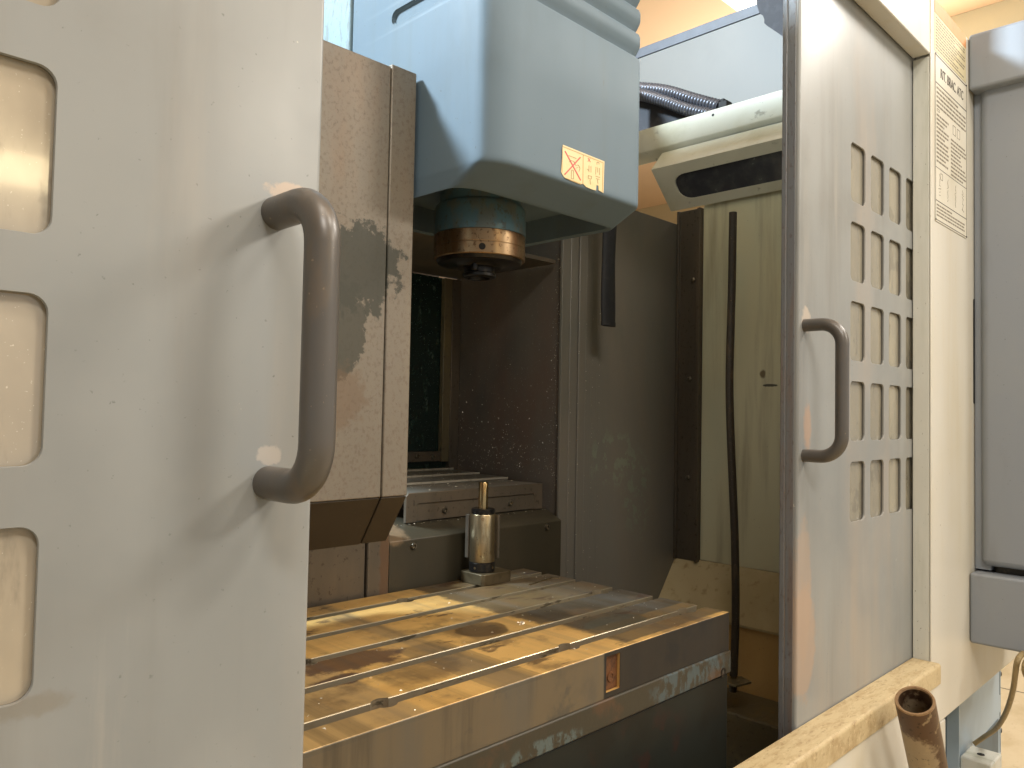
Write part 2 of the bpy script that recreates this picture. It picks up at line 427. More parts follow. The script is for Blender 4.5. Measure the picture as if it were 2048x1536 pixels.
    m.patch((16, 16, 5), 0.66, 0.69, (72, 40, 32), 0.9, detail=4, loc=(3, 3, 3), rough=0.5)
    M['bronze'] = m.done()
    M['darksteel'] = Mat('dark_oily_steel', (44, 42, 40), 0.28, 0.7).patch((60, 60, 60), 0.5, 0.7, (78, 70, 58), 0.6).done()
    M['bolt'] = Mat('oily_bolt_steel', (128, 120, 104), 0.32, 0.85).patch((120, 120, 120), 0.5, 0.7, (84, 74, 58), 0.7).done()
    M['lip'] = Mat('worn_lit_plate_lip', (186, 180, 164), 0.4, 0.2).patch((60, 60, 60), 0.5, 0.7, (140, 132, 114), 0.7).done()  # worn lips, with the highlight along their edges painted into the colour
    M['black'] = Mat('matt_black', (22, 22, 22), 0.7).patch((50, 50, 50), 0.5, 0.7, (38, 36, 34), 0.7).done()
    m = Mat('brushed_barrel_steel', (176, 160, 128), 0.30, 0.95)
    m.patch((60, 60, 20), 0.5, 0.66, (140, 122, 90), 0.7, detail=5, rough=0.42)
    m.patch((220, 220, 220), 0.62, 0.7, (92, 76, 54), 0.6, detail=2)
    M['barrel'] = m.done()
    M['brass'] = Mat('brass_rod', (170, 146, 104), 0.24, 1.0).patch((90, 90, 12), 0.5, 0.7, (150, 122, 80), 0.7).done()
    M['brownblock'] = Mat('browned_steel_block', (96, 84, 62), 0.4, 0.5).patch((40, 40, 40), 0.45, 0.65, (76, 64, 44), 0.8).done()
    m = Mat('black_conduit', (98, 100, 108), 0.32, 0.5)
    m.patch((60, 60, 60), 0.5, 0.7, (70, 72, 80), 0.7)
    M['conduit'] = m.done()
    m = Mat('grimy_black_hose', (64, 56, 46), 0.45)
    m.patch((60, 60, 14), 0.5, 0.66, (92, 78, 58), 0.7, detail=5)
    m.patch((260, 260, 260), 0.64, 0.72, (140, 124, 96), 0.6, detail=2)
    m.bump((160, 160, 160), 0.4, 0.002)
    M['hose'] = m.done()
    M['flap'] = Mat('dark_rubber_flap', (52, 53, 58), 0.7).patch((30, 30, 30), 0.5, 0.7, (62, 63, 68), 0.7).bump((80, 80, 80), 0.3, 0.002).done()
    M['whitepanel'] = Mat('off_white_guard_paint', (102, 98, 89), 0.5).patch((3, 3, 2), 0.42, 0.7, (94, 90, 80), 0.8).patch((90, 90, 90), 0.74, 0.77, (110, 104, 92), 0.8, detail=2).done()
    m = Mat('ivory_beam_paint', (200, 198, 180), 0.42)
    m.patch((4, 4, 4), 0.45, 0.7, (178, 174, 146), 0.8)
    m.patch((14, 14, 20), 0.62, 0.70, (128, 124, 106), 0.7, detail=6, loc=(1, 5, 2))
    m.patch((150, 150, 150), 0.73, 0.77, (86, 78, 62), 0.8, detail=2)
    M['ivory'] = m.done()
    M['greylip'] = Mat('grey_guard_lip', (58, 60, 67), 0.5).patch((8, 8, 8), 0.45, 0.7, (72, 76, 86), 0.8).done()
    M['lampglass'] = Mat('smoked_lamp_glass', (58, 60, 66), 0.15, 0, 0.6).patch((14, 14, 14), 0.45, 0.7, (84, 84, 84), 0.7, rough=0.35).done()
    M['backglass'] = Mat('dark_green_window_glass', (22, 40, 34), 0.12, 0, 0.6).patch((30, 30, 18), 0.55, 0.72, (64, 84, 72), 0.7, rough=0.5).patch((260, 260, 260), 0.70, 0.74, (150, 170, 160), 0.8, detail=2).done()
    m = Mat('brown_steel_tube', (92, 70, 52), 0.40, 0.5)
    m.blob((2.085, 0.655, -0.83), (0.05, 0.05, 0.16), (170, 152, 122), 0.8, 0.6, 26, 0.12, rough=0.6, metal=0.0)
    m.patch((36, 36, 22), 0.58, 0.64, (168, 148, 114), 0.7, detail=6, rough=0.6, metal=0.0)
    m.patch((90, 90, 90), 0.58, 0.68, (54, 40, 30), 0.7)
    M['tube'] = m.done()
    M['tubeend'] = Mat('worn_tube_rim', (156, 128, 96), 0.38, 0.5).patch((90, 90, 90), 0.5, 0.7, (126, 98, 70), 0.7).done()
    M['base'] = Mat('pale_blue_base_paint', (168, 186, 200), 0.45).patch((5, 5, 3), 0.45, 0.7, (156, 174, 188), 0.8).patch((60, 60, 60), 0.7, 0.74, (110, 104, 90), 0.7).done()
    M['basedark'] = Mat('shaded_base_paint', (92, 110, 122), 0.5).patch((8, 8, 8), 0.45, 0.7, (80, 94, 102), 0.8).done()  # base blue darkened to paint in the shade of the recess
    M['cable'] = Mat('beige_cable_sheath', (150, 132, 94), 0.5).patch((60, 60, 60), 0.5, 0.7, (124, 106, 72), 0.7).bump((300, 300, 300), 0.3, 0.001).done()
    m = Mat('beige_concrete_floor', (186, 170, 138), 0.45)
    m.patch((3, 5, 3), 0.42, 0.66, (168, 150, 114), 0.8, detail=7)
    m.patch((18, 26, 18), 0.6, 0.72, (150, 128, 92), 0.7, detail=6)
    M['floor'] = m.done()
    M['ceiling'] = Mat('peach_hall_ceiling', (236, 202, 160), 0.8).patch((0.6, 0.6, 0.6), 0.4, 0.7, (238, 206, 166), 0.7).done()
    M['girder'] = Mat('cream_roof_girder', (184, 166, 126), 0.6).patch((2, 2, 2), 0.4, 0.7, (196, 174, 126), 0.7).done()
    M['chip'] = Mat('bright_metal_chip', (226, 220, 204), 0.3, 0.3).patch((40, 40, 40), 0.5, 0.7, (150, 130, 96), 0.8).done()
    for nm, rgb, st in (('lit_roof_window', (1.0, 1.0, 1.0), 3.0),):
        mm = bpy.data.materials.new(nm); mm.use_nodes = True
        b = mm.node_tree.nodes['Principled BSDF']
        b.inputs['Base Color'].default_value = (0.8, 0.8, 0.8, 1)
        b.inputs['Emission Color'].default_value = (*rgb, 1)
        b.inputs['Emission Strength'].default_value = st
        M[nm] = mm


build_materials()


# ------------------------------------------------------------------ mesh helpers
def thing(name, label, cat, base, group=None):
    o = bpy.data.objects.new(name, None); COL.objects.link(o)
    o.empty_display_size = 0.05
    o.location = (base[0], base[1], base[2] + ZC)
    o['label'] = label; o['category'] = cat
    if group: o['group'] = group
    return o


def tag(o, label=None, cat=None, group=None, kind=None):
    for k, v in (('label', label), ('category', cat), ('group', group), ('kind', kind)):
        if v: o[k] = v
    return o


def finish(name, bm, mat, parent=None, bevel=0.0, seg=2, ang=35, smooth=True, front=None):
    bmesh.ops.recalc_face_normals(bm, faces=bm.faces)
    if front is not None:                 # open sheet: turn every face of its front outward
        bm.normal_update()
        bmesh.ops.reverse_faces(bm, faces=[f for f in bm.faces if f.normal.dot(front) < -1e-4])
    bm.transform(Matrix.Translation((0, 0, ZC)))
    me = bpy.data.meshes.new(name); bm.to_mesh(me); bm.free()
    for m in (mat if isinstance(mat, (list, tuple)) else [mat]): me.materials.append(M[m])
    if smooth:
        for p in me.polygons: p.use_smooth = True
        me.set_sharp_from_angle(angle=rad(ang))
    o = bpy.data.objects.new(name, me); COL.objects.link(o)
    if parent is not None:
        o.parent = parent
        o.matrix_parent_inverse = Matrix.Identity(4) if parent.type == 'MESH' else Matrix.Translation(parent.location).inverted()
    if bevel:
        b = o.modifiers.new('bevel', 'BEVEL'); b.width = bevel; b.segments = seg
        b.limit_method = 'ANGLE'; b.angle_limit = rad(40); b.harden_normals = False
    return o


def box(bm, x0, x1, y0, y1, z0, z1):
    vs = [bm.verts.new((x, y, z)) for z in (z0, z1) for y in (y0, y1) for x in (x0, x1)]
    for f in ((0, 2, 3, 1), (4, 5, 7, 6), (0, 1, 5, 4), (2, 6, 7, 3), (0, 4, 6, 2), (1, 3, 7, 5)):
        bm.faces.new([vs[i] for i in f])
    return vs


def loft(bm, rings, close=True, caps=True):
    R = [[bm.verts.new(p) for p in r] for r in rings]
    n = len(R[0])
    for a, b in zip(R, R[1:]):
        for i in range(n if close else n - 1):
            j = (i + 1) % n
            bm.faces.new((a[i], a[j], b[j], b[i]))
    if caps and close:
        bm.faces.new(R[0]); bm.faces.new(list(reversed(R[-1])))
    return R


def prism(bm, pts, axis, a, b):
    """polygon pts in the two other axes, extruded along axis from a to b"""
    def P(u, v, t):
        return {'X': (t, u, v), 'Y': (u, t, v), 'Z': (u, v, t)}[axis]
    loft(bm, [[P(u, v, a) for u, v in pts], [P(u, v, b) for u, v in pts]])


def rrect(x0, x1, y0, y1, r, n=5):
    pts = []
    for cx, cy, a in ((x1 - r, y1 - r, 0), (x0 + r, y1 - r, 90), (x0 + r, y0 + r, 180), (x1 - r, y0 + r, 270)):
        for i in range(n + 1):
            t = rad(a + 90 * i / n)
            pts.append((cx + r * math.cos(t), cy + r * math.sin(t)))
    return pts


def frames(path):
    path = [Vector(p) for p in path]; out = []
    ref = None
    for i, p in enumerate(path):
        t = (path[min(i + 1, len(path) - 1)] - path[max(i - 1, 0)]).normalized()
        if ref is None:
            ref = Vector((0, 0, 1)) if abs(t.z) < 0.9 else Vector((1, 0, 0))
        a = (ref - t * ref.dot(t)).normalized(); ref = a
        out.append((p, a, t.cross(a)))
    return out


def tube(bm, path, r, n=16, caps=True):
    rs = r if isinstance(r, (list, tuple)) else [r] * len(path)
    rings = []
    for (p, a, b), rr in zip(frames(path), rs):
        rings.append([p + a * (rr * math.cos(2 * PI * i / n)) + b * (rr * math.sin(2 * PI * i / n)) for i in range(n)])
    loft(bm, rings, caps=caps)


def lathe(bm, c, prof, n=40, axis=Vector((0, 0, 1)), caps=True):
    axis = Vector(axis).normalized()
    ref = Vector((1, 0, 0)) if abs(axis.x) < 0.9 else Vector((0, 1, 0))
    a = (ref - axis * ref.dot(axis)).normalized(); b = axis.cross(a); c = Vector(c)
    loft(bm, [[c + axis * h + a * (r * math.cos(2 * PI * i / n)) + b * (r * math.sin(2 * PI * i / n)) for i in range(n)] for r, h in prof], caps=caps)


def catmull(pts, k=8):
    pts = [Vector(p) for p in pts]; P = [pts[0] * 2 - pts[1]] + pts + [pts[-1] * 2 - pts[-2]]; out = []
    for i in range(1, len(P) - 2):
        for j in range(k):
            t = j / k
            a, b, c, d = P[i - 1:i + 3]
            out.append(0.5 * ((2 * b) + (c - a) * t + (2 * a - 5 * b + 4 * c - d) * t * t + (3 * b - a - 3 * c + d) * t ** 3))
    out.append(pts[-1])
    return out


def boxo(name, x0, x1, y0, y1, z0, z1, mat, parent=None, bevel=0.002):
    bm = bmesh.new(); box(bm, x0, x1, y0, y1, z0, z1)
    return finish(name, bm, mat, parent, bevel)


def cut(o, cutters):
    """boolean difference with temporary solids, baked into the mesh"""
    for bm in cutters:
        bmesh.ops.recalc_face_normals(bm, faces=bm.faces)
        bm.transform(Matrix.Translation((0, 0, ZC)))
        me = bpy.data.meshes.new('t'); bm.to_mesh(me); bm.free()
        c = bpy.data.objects.new('t', me); COL.objects.link(c)
        md = o.modifiers.new('cut', 'BOOLEAN'); md.object = c; md.operation = 'DIFFERENCE'; md.solver = 'EXACT'
        o.modifiers.move(len(o.modifiers) - 1, 0)
        bpy.context.view_layer.update()
        saved = [(m_.name, m_.show_viewport) for m_ in o.modifiers]
        for m_ in o.modifiers: m_.show_viewport = m_.name == md.name
        dg = bpy.context.evaluated_depsgraph_get()
        new = bpy.data.meshes.new_from_object(o.evaluated_get(dg))
        o.modifiers.remove(md)
        for m_ in o.modifiers: m_.show_viewport = True
        old = o.data; nm = old.name; o.data = new; bpy.data.meshes.remove(old); new.name = nm
        bpy.data.objects.remove(c); bpy.data.meshes.remove(me)
    for p in o.data.polygons: p.use_smooth = True
    o.data.set_sharp_from_angle(angle=rad(35))


def screw(parent, p, n, r=0.009, h=0.006, mat='bolt', name='screw'):
    """socket head screw: domed head with a hex recess"""
    bm = bmesh.new()
    n = Vector(n)
    lathe(bm, p, [(r, -0.001), (r, h * 0.7), (r * 0.85, h), (r * 0.5, h), (r * 0.5, h * 0.3)], 12, n)
    return finish(name, bm, mat, parent)


# ================================================================== the setting
FLOOR = -ZC
bm = bmesh.new(); box(bm, -12, 22, -12, 22, FLOOR - 0.1, FLOOR)
floor = tag(finish('floor', bm, 'floor', smooth=False), kind='structure')
CEIL = 3.6
sky_y0 = onZ(1462, 14, CEIL).y
bm = bmesh.new()
for (x0, x1, y0, y1) in ((-12, 22, sky_y0, 22), (-12, 22, -12, sky_y0 - 1.6), (-12, 3.0, sky_y0 - 1.6, sky_y0), (6.9, 22, sky_y0 - 1.6, sky_y0)):
    box(bm, x0, x1, y0, y1, CEIL, CEIL + 0.1)
tag(finish('ceiling', bm, 'ceiling', smooth=False), kind='structure')
bm = bmesh.new(); box(bm, 3.0, 6.9, sky_y0 - 1.6, sky_y0, CEIL + 0.06, CEIL + 0.08)
tag(finish('roof_window', bm, 'lit_roof_window', smooth=False), 'bright white roof window in the peach ceiling above the guard', 'roof window')
for i, xg in enumerate((7.6, 11.2)):
    t = thing('roof_girder', ('cream roof girder crossing the ceiling above the control pendant', 'cream roof girder deeper in the hall behind the nearer girder')[i], 'girder', (xg, 5, CEIL - 0.5), 'roof girders')
    boxo('flange', xg - 0.15, xg + 0.15, -8, 18, CEIL - 0.42, CEIL - 0.39, 'girder', t, 0.005)
    boxo('web', xg - 0.02, xg + 0.02, -8, 18, CEIL - 0.388, CEIL - 0.002, 'girder', t, 0)


# ================================================================== sliding doors
WROWS = [(-0.266 + i * 0.2093, -0.266 + i * 0.2093 + 0.156) for i in range(5)]
WW, WP = 0.101, 0.1385


def door(name, label, x0, x1, winx, z0, z1, lead, pane):
    """folded sheet door with five rows of rounded window openings; lead is the leading edge (x)"""
    yf, yb = 0.8015, 0.840
    t = thing(name, label, 'sliding door', ((x0 + x1) / 2, 0.82, z0), 'sliding doors')
    bm = bmesh.new()
    wx0, wx1 = min(winx) - 0.018, max(winx) + WW + 0.018
    wz0, wz1 = WROWS[0][0] - 0.025, WROWS[-1][1] + 0.025
    th = 0.004
    er = 0.006
    # plain skin around the window field, rounded over at both vertical edges
    for (a, b, c, d) in ((x0 + er, wx0, z0, z1), (wx1, x1 - er, z0, z1), (wx0, wx1, z0, wz0), (wx0, wx1, wz1, z1)):
        vs = [bm.verts.new(p) for p in ((a, yf, c), (b, yf, c), (b, yf, d), (a, yf, d))]
        bm.faces.new(vs)
    for xe, s in ((x0, 1), (x1, -1)):
        prof = [(xe + s * er, yf)] + [(xe + s * er - s * er * math.sin(rad(a)), yf + er - er * math.cos(rad(a))) for a in (22.5, 45, 67.5, 90)] + [(xe, yb), (xe + s * 0.03, yb)]
        loft(bm, [[(px, py, z0) for px, py in prof], [(px, py, z1) for px, py in prof]], close=False)
    # window cells: a ring between a rectangular cell and the rounded opening, with real wall depth
    xs = sorted(winx)
    xb = [wx0] + [(xs[i] + WW + xs[i + 1]) / 2 for i in range(len(xs) - 1)] + [wx1]
    zb = [wz0] + [(WROWS[i][1] + WROWS[i + 1][0]) / 2 for i in range(4)] + [wz1]
    for i, wx in enumerate(xs):
        for j, (za, zc) in enumerate(WROWS):
            inner = rrect(wx, wx + WW, za, zc, 0.017, 6)
            cx, cz = wx + WW / 2, (za + zc) / 2
            a, b, c, d = xb[i], xb[i + 1], zb[j], zb[j + 1]
            outer = []
            nq = 7
            cor = [(b, d), (a, d), (a, c), (b, c)]
            for q in range(4):           # fan every rounded corner out to the cell's own corner
                for k in range(nq):
                    px, pz = inner[q * nq + k]
                    s = k / (nq - 1)
                    C = cor[q]
                    e0 = (b, pz) if q in (0,) else ((px, d) if q == 1 else ((a, pz) if q == 2 else (px, c)))
                    e1 = (px, d) if q == 0 else ((a, pz) if q == 1 else ((px, c) if q == 2 else (b, pz)))
                    if s < 0.5: outer.append((e0[0] + (C[0] - e0[0]) * s * 2, e0[1] + (C[1] - e0[1]) * s * 2))
                    else: outer.append((C[0] + (e1[0] - C[0]) * (s - 0.5) * 2, C[1] + (e1[1] - C[1]) * (s - 0.5) * 2))
            lip = [(px + (cx - px) * 0.012, pz + (cz - pz) * 0.008) for px, pz in inner]
            loft(bm, [[(p[0], yf, p[1]) for p in outer], [(p[0], yf, p[1]) for p in inner],
                      [(p[0], yf + 0.0015, p[1]) for p in lip], [(p[0], yf + th, p[1]) for p in lip]], caps=False)
    bmesh.ops.remove_doubles(bm, verts=bm.verts, dist=1e-5)
    finish('door_skin', bm, 'door', t, front=Vector((0, -1, 0)))
    # rear folded flanges and stiffener of the leading edge
    s = 1 if lead == x0 else -1
    bm = bmesh.new()
    xa, xc = sorted((lead - s * 0.0016, lead + s * 0.0005))
    box(bm, xa, xc, yf + 0.010, yb - 0.010, z0 + 0.01, z1)
    finish('edge_strip', bm, 'dooredge', t, 0.0007)
    bm = bmesh.new()
    xa, xc = sorted((lead - s * 0.003, lead + s * 0.02))
    box(bm, xa, xc, yb - 0.008, yb + 0.004, z0 + 0.01, z1)
    finish('edge_seal', bm, 'dooredge', t, 0.0015)
    for wx in xs:
        for (za, zc) in WROWS:
            bm = bmesh.new()
            prism(bm, rrect(wx - 0.010, wx + WW + 0.010, za - 0.010, zc + 0.010, 0.024, 5), 'Y', yf + 0.0085, yf + 0.0135)
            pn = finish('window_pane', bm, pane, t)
            bm = bmesh.new()
            o_ = rrect(wx - 0.008, wx + WW + 0.008, za - 0.008, zc + 0.008, 0.022, 5)
            i_ = rrect(wx - 0.0005, wx + WW + 0.0005, za - 0.0005, zc + 0.0005, 0.0175, 5)
            loft(bm, [[(p[0], yf + 0.0045, p[1]) for p in o_], [(p[0], yf + 0.0045, p[1]) for p in i_], [(p[0], yf + 0.0083, p[1]) for p in i_], [(p[0], yf + 0.0083, p[1]) for p in o_]], caps=False)
            finish('window_seal', bm, 'seal', pn)
    return t


def handle(t, x, zt, zb, p, r, yb=0.8015):
    R = 0.048
    path = [(x, yb + 0.001, zt), (x, yb - p + R, zt)]
    path += [(x, yb - p + R - R * math.sin(rad(a)), zt - R + R * math.cos(rad(a))) for a in range(10, 91, 10)]
    path += [(x, yb - p, zt - R - (zt - zb - 2 * R) * k / 6) for k in range(1, 6)]
    path += [(x, yb - p + R - R * math.cos(rad(a)), zb + R - R * math.sin(rad(a))) for a in range(0, 91, 10)]
    path += [(x, yb + 0.001, zb)]
    bm = bmesh.new(); tube(bm, path, r, 24)
    finish('handle', bm, 'handle', t)


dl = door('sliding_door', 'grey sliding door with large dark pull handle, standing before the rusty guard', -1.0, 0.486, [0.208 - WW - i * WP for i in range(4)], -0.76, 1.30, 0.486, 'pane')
handle(dl, 0.430, 0.2175, -0.0825, 0.098, 0.0185)
dr = door('sliding_door', 'grey sliding door with rust patch low on its edge, beside the cream post', 1.750, 3.3, [2.052 + i * WP for i in range(4)], -0.76, 1.30, 1.750, 'paneright')
handle(dr, 1.781, 0.2175, -0.0865, 0.088, 0.0150)


# ================================================================== front frame, sill, cabinet
fr = thing('front_frame', 'cream painted sheet steel front frame with sill, post and header round the doors', 'machine frame', (1.2, 0.76, FLOOR))
boxo('header_beam', -1.2, 2.519, 0.750, 0.7995, 1.102, 1.62, 'cream', fr, 0.004)
boxo('post_reveal', 2.521, 2.548, 0.7535, 0.7995, -0.712, 1.098, 'reveal', fr, 0.002)
boxo('post_face', 2.5205, 2.552, 0.748, 0.7528, -0.716, 1.62, 'cream', fr, 0.0015)
bm = bmesh.new()
prof = [(0.7998, -0.760), (0.7998, -0.706), (0.7985, -0.7035)] + [(0.731 - 0.009 * math.sin(rad(a)), -0.7125 + 0.009 * math.cos(rad(a))) for a in (0, 20, 40, 60, 80, 90)] + [(0.722, -0.760)]
prism(bm, prof, 'X', -1.2, 2.5195)
finish('sill', bm, 'sill', fr)
boxo('front_panel', -1.2, 2.5195, 0.726, 0.7995, -1.42, -0.762, 'cream', fr, 0.003)
boxo('side_panel', 2.5215, 2.660, 0.7492, 0.80, -1.42, -0.905, 'cream', fr, 0.003)

cb = thing('electric_cabinet', 'cream electric cabinet carrying instruction plates beside the grey pendant', 'cabinet', (3.2, 0.9, -0.9))
bm = bmesh.new(); box(bm, 2.5535, 3.75, 0.750, 1.05, -0.903, 1.292)
finish('cabinet_shell', bm, 'cream', cb, 0.004)


def bars(parent, x0, x1, z0, z1, n, y, mat, name, rnd, words=True, hfrac=0.42):
    """rows of small print, too fine to read in the photograph"""
    bm = bmesh.new(); step = (z1 - z0) / n
    for i in range(n):
        zc = z1 - (i + 0.5) * step
        x = x0; xe = x0 + (x1 - x0) * (1.0 if rnd.random() > 0.25 else rnd.uniform(0.5, 0.9))
        while x < xe - 0.006:
            wl = min(rnd.uniform(0.010, 0.032), xe - x)
            box(bm, x, x + wl, y - 0.0004, y, zc - step * hfrac / 2, zc + step * hfrac / 2)
            x += wl + 0.005
    return finish(name, bm, mat, parent, smooth=False)


def text_mesh(body, size, mat, name, parent, origin, ex=0.0004, sx=1.0):
    cu = bpy.data.curves.new('txt', 'FONT'); cu.body = body; cu.size = size; cu.extrude = ex; cu.align_x = 'CENTER'; cu.align_y = 'CENTER'
    o = bpy.data.objects.new('txt', cu); COL.objects.link(o)
    bpy.context.view_layer.update()
    me = bpy.data.meshes.new_from_object(o.evaluated_get(bpy.context.evaluated_depsgraph_get()))
    bpy.data.objects.remove(o); bpy.data.curves.remove(cu)
    me.transform(Matrix.Translation((origin[0], origin[1], origin[2] + ZC)) @ Matrix.Rotation(rad(90), 4, 'X') @ Matrix.Diagonal((sx, 1, 1, 1)))
    me.name = name; me.materials.clear(); me.materials.append(M[mat])
    ob = bpy.data.objects.new(name, me); COL.objects.link(ob); ob.parent = parent
    ob.matrix_parent_inverse = Matrix.Identity(4) if parent.type == 'MESH' else Matrix.Translation(parent.location).inverted()
    return ob


rnd = random.Random(3)
yp = 0.7497
# instruction plate, riveted
bm = bmesh.new(); prism(bm, rrect(2.556, 2.889, 0.605, 1.124, 0.010, 4), 'Y', yp - 0.0020, yp)
pl = finish('instruction_plate', bm, 'paper', cb)
pl['label'] = 'white riveted plate headed RIT. BRAC. ATC'
yt = yp - 0.0021
text_mesh('RIT. BRAC. ATC', 0.043, 'ink', 'plate_heading', pl, (2.728, yt - 0.0003, 1.071), sx=0.80)
bm = bmesh.new()
for (a, b, c, d) in ((2.560, 2.885, 1.1155, 1.1185), (2.560, 2.885, 1.030, 1.0325), (2.560, 2.5625, 0.611, 1.1155), (2.8825, 2.885, 0.611, 1.1155), (2.560, 2.885, 0.609, 0.611), (2.5625, 2.8825, 0.668, 0.670), (2.5625, 2.8825, 0.770, 0.7715)):
    box(bm, a, b, yt - 0.0004, yt, c, d)
finish('plate_border', bm, 'ink', pl, smooth=False)
bars(pl, 2.572, 2.875, 0.955, 1.024, 5, yt, 'inkfaint', 'plate_print', rnd)
bars(pl, 2.572, 2.690, 0.785, 0.94, 12, yt, 'inkfaint', 'plate_print', rnd)
bars(pl, 2.715, 2.875, 0.775, 0.90, 10, yt, 'inkfaint', 'plate_print', rnd)
bars(pl, 2.572, 2.860, 0.620, 0.662, 4, yt, 'inkfaint', 'plate_print', rnd)
bm = bmesh.new()
for i in range(4):                       # small arm drawings along the foot of the plate
    cx = 2.602 + i * 0.080
    for k in range(7):
        a = rnd.uniform(0, PI); L = rnd.uniform(0.010, 0.024); zc = 0.69 + k * 0.010
        dx, dz = math.cos(a) * L / 2, math.sin(a) * L / 2 * 0.7
        nx, nz = -math.sin(a) * 0.0009, math.cos(a) * 0.0009
        prism(bm, [(cx - dx - nx, zc - dz - nz), (cx + dx - nx, zc + dz - nz), (cx + dx + nx, zc + dz + nz), (cx - dx + nx, zc - dz + nz)], 'Y', yt - 0.0004, yt)
for (a, b, c, d) in ((2.735, 2.765, 0.915, 0.945), (2.78, 2.81, 0.915, 0.945), (2.575, 2.60, 0.945, 0.953), (2.61, 2.63, 0.74, 0.76)):
    for (e, f, g, h) in ((a, b, c, c + 0.0012), (a, b, d - 0.0012, d), (a, a + 0.0012, c, d), (b - 0.0012, b, c, d)):
        box(bm, e, f, yt - 0.0005, yt, g, h)
tag(finish('plate_drawing', bm, 'inkfaint', pl, smooth=False), kind='stuff')
for (x, z) in ((2.5625, 1.119), (2.883, 1.119), (2.5625, 0.610), (2.883, 0.610)):
    bm = bmesh.new(); lathe(bm, (x, yt, z), [(0.0035, -0.001), (0.0032, 0.001), (0.0015, 0.0018)], 10, (0, -1, 0)); finish('rivet', bm, 'darksteel', pl)
# yellowed notice above it with an orange head band
bm = bmesh.new(); prism(bm, [(2.557, 1.1285), (2.886, 1.1285), (2.886, 1.2885), (2.557, 1.2885)], 'Y', yp - 0.0006, yp)
nt_ = finish('warning_notice', bm, 'yellowed', cb, smooth=False)
nt_['label'] = 'yellowed warning notice with an orange band along its top'
bm = bmesh.new(); box(bm, 2.5575, 2.8855, yp - 0.0011, yp - 0.0007, 1.246, 1.288); finish('orange_band', bm, 'orange', nt_, smooth=False)
bars(nt_, 2.568, 2.870, 1.135, 1.240, 11, yp - 0.0007, 'inkfaint', 'notice_print', rnd, hfrac=0.35)
# dark slot in the cabinet wall beside the pendant
bm = bmesh.new(); prism(bm, rrect(2.966, 2.982, 0.06, 0.415, 0.0079, 5), 'Y', 0.7484, 0.7497); finish('cabinet_slot', bm, 'black', cb)

# ------------------------------------------------------------------ control pendant
pd = thing('control_pendant', 'grey operator pendant with stepped housings hung on the cream cabinet', 'control pendant', (3.2, 0.6, -0.73))


def rbox(name, x0, x1, y0, y1, z0, z1, mat, parent, r, bevel):
    bm = bmesh.new(); prism(bm, rrect(x0, x1, y0, y1, r, 6), 'Z', z0, z1)
    return finish(name, bm, mat, parent, bevel, 3)


rbox('upper_housing', 2.912, 3.42, 0.42, 0.7485, 1.112, 1.302, 'pendant', pd, 0.010, 0.016)
rbox('screen_housing', 2.952, 3.40, 0.44, 0.728, -0.475, 1.150, 'pendant', pd, 0.030, 0.02)
rbox('lower_housing', 2.912, 3.42, 0.42, 0.7485, -0.725, -0.497, 'pendant', pd, 0.008, 0.008)
rbox('arm_neck', 2.985, 3.38, 0.46, 0.70, -0.500, -0.470, 'darksteel', pd, 0.02, 0)
rbox('spine', 2.975, 3.38, 0.70, 0.7488, -0.49, 1.115, 'pendant', pd, 0.004, 0)

# ================================================================== spindle head
sp = thing('spindle_head', 'pale blue spindle head cover with ribbed top and yellowed sticker', 'spindle head', (1.117, 1.2, 0.2))
CX0, CX1, CYF, CYB = 0.897, 1.340, 0.950, 1.372


def cover_ring(z, dy):
    a, b = CYF + dy, CYB
    pts = [(CX1, b), (CX0, b), (CX0, a + 0.046)]                  # crease where the left flank ends
    pts += [(CX0 + 0.066 - 0.066 * math.cos(rad(t)), a + 0.040 - 0.040 * math.sin(rad(t))) for t in (16, 26, 38, 50, 62, 76, 90)]
    pts += [(CX0 + 0.072, a), (CX1 - 0.034, a)]
    pts += [(CX1 - 0.028 + 0.028 * math.sin(rad(t)), a + 0.028 - 0.028 * math.cos(rad(t))) for t in (0, 15, 30, 45, 60, 75, 90)]
    pts += [(CX1, a + 0.034)]
    return [(x, y, z) for x, y in pts]


prof = [(0.3965, 0.070, 0.0), (0.3975, 0.066, 0.0), (0.3995, 0.062, 0.0), (0.401, 0.0595, 0.0), (0.428, 0.0062, 0.0), (0.4300, 0.0030, 0.0), (0.433, 0.0010, 0.0), (0.438, 0.0, 0.0), (0.446, 0.0, 0.0), (0.60, 0.0, 0.0), (0.738, 0.0, 0.0)]
zr = 0.738
for k in range(5):       # horizontal ribs: bead, then a scooped groove
    prof += [(zr + 0.004, 0.0015, 0.0015), (zr + 0.0065, 0.0065, 0.0065), (zr + 0.0085, 0.0085, 0.0085), (zr + 0.013, 0.0075, 0.0075), (zr + 0.020, 0.0045, 0.0045), (zr + 0.030, 0.0012, 0.0012), (zr + 0.036, 0.0, 0.0), (zr + 0.0515, 0.0, 0.0)]
    zr += 0.0515
prof += [(1.25, 0.0, 0.0)]
bm = bmesh.new()
rings = []
def inset(ring, f, z):
    cx = (CX0 + CX1) / 2; cy = (CYF + CYB) / 2 + 0.03
    return [(cx + (p[0] - cx) * f, cy + (p[1] - cy) * f, z) for p in ring]


r0 = cover_ring(0.3965, 0.070)
rings += [inset(r0, 0.94, 0.452), inset(r0, 0.96, 0.400)]        # hollow underside of the moulded cover
for (z, dy, ins) in prof:
    rg = []
    for (x, y, zz) in cover_ring(z, dy):
        # the ribs run across the front and fade out on the left flank
        if z > 0.739 and x > CX1 - 0.03: x -= ins
        rg.append((x, y, zz))
    rings.append(rg)
loft(bm, rings)
cov = finish('head_cover', bm, 'blue', sp, ang=30)


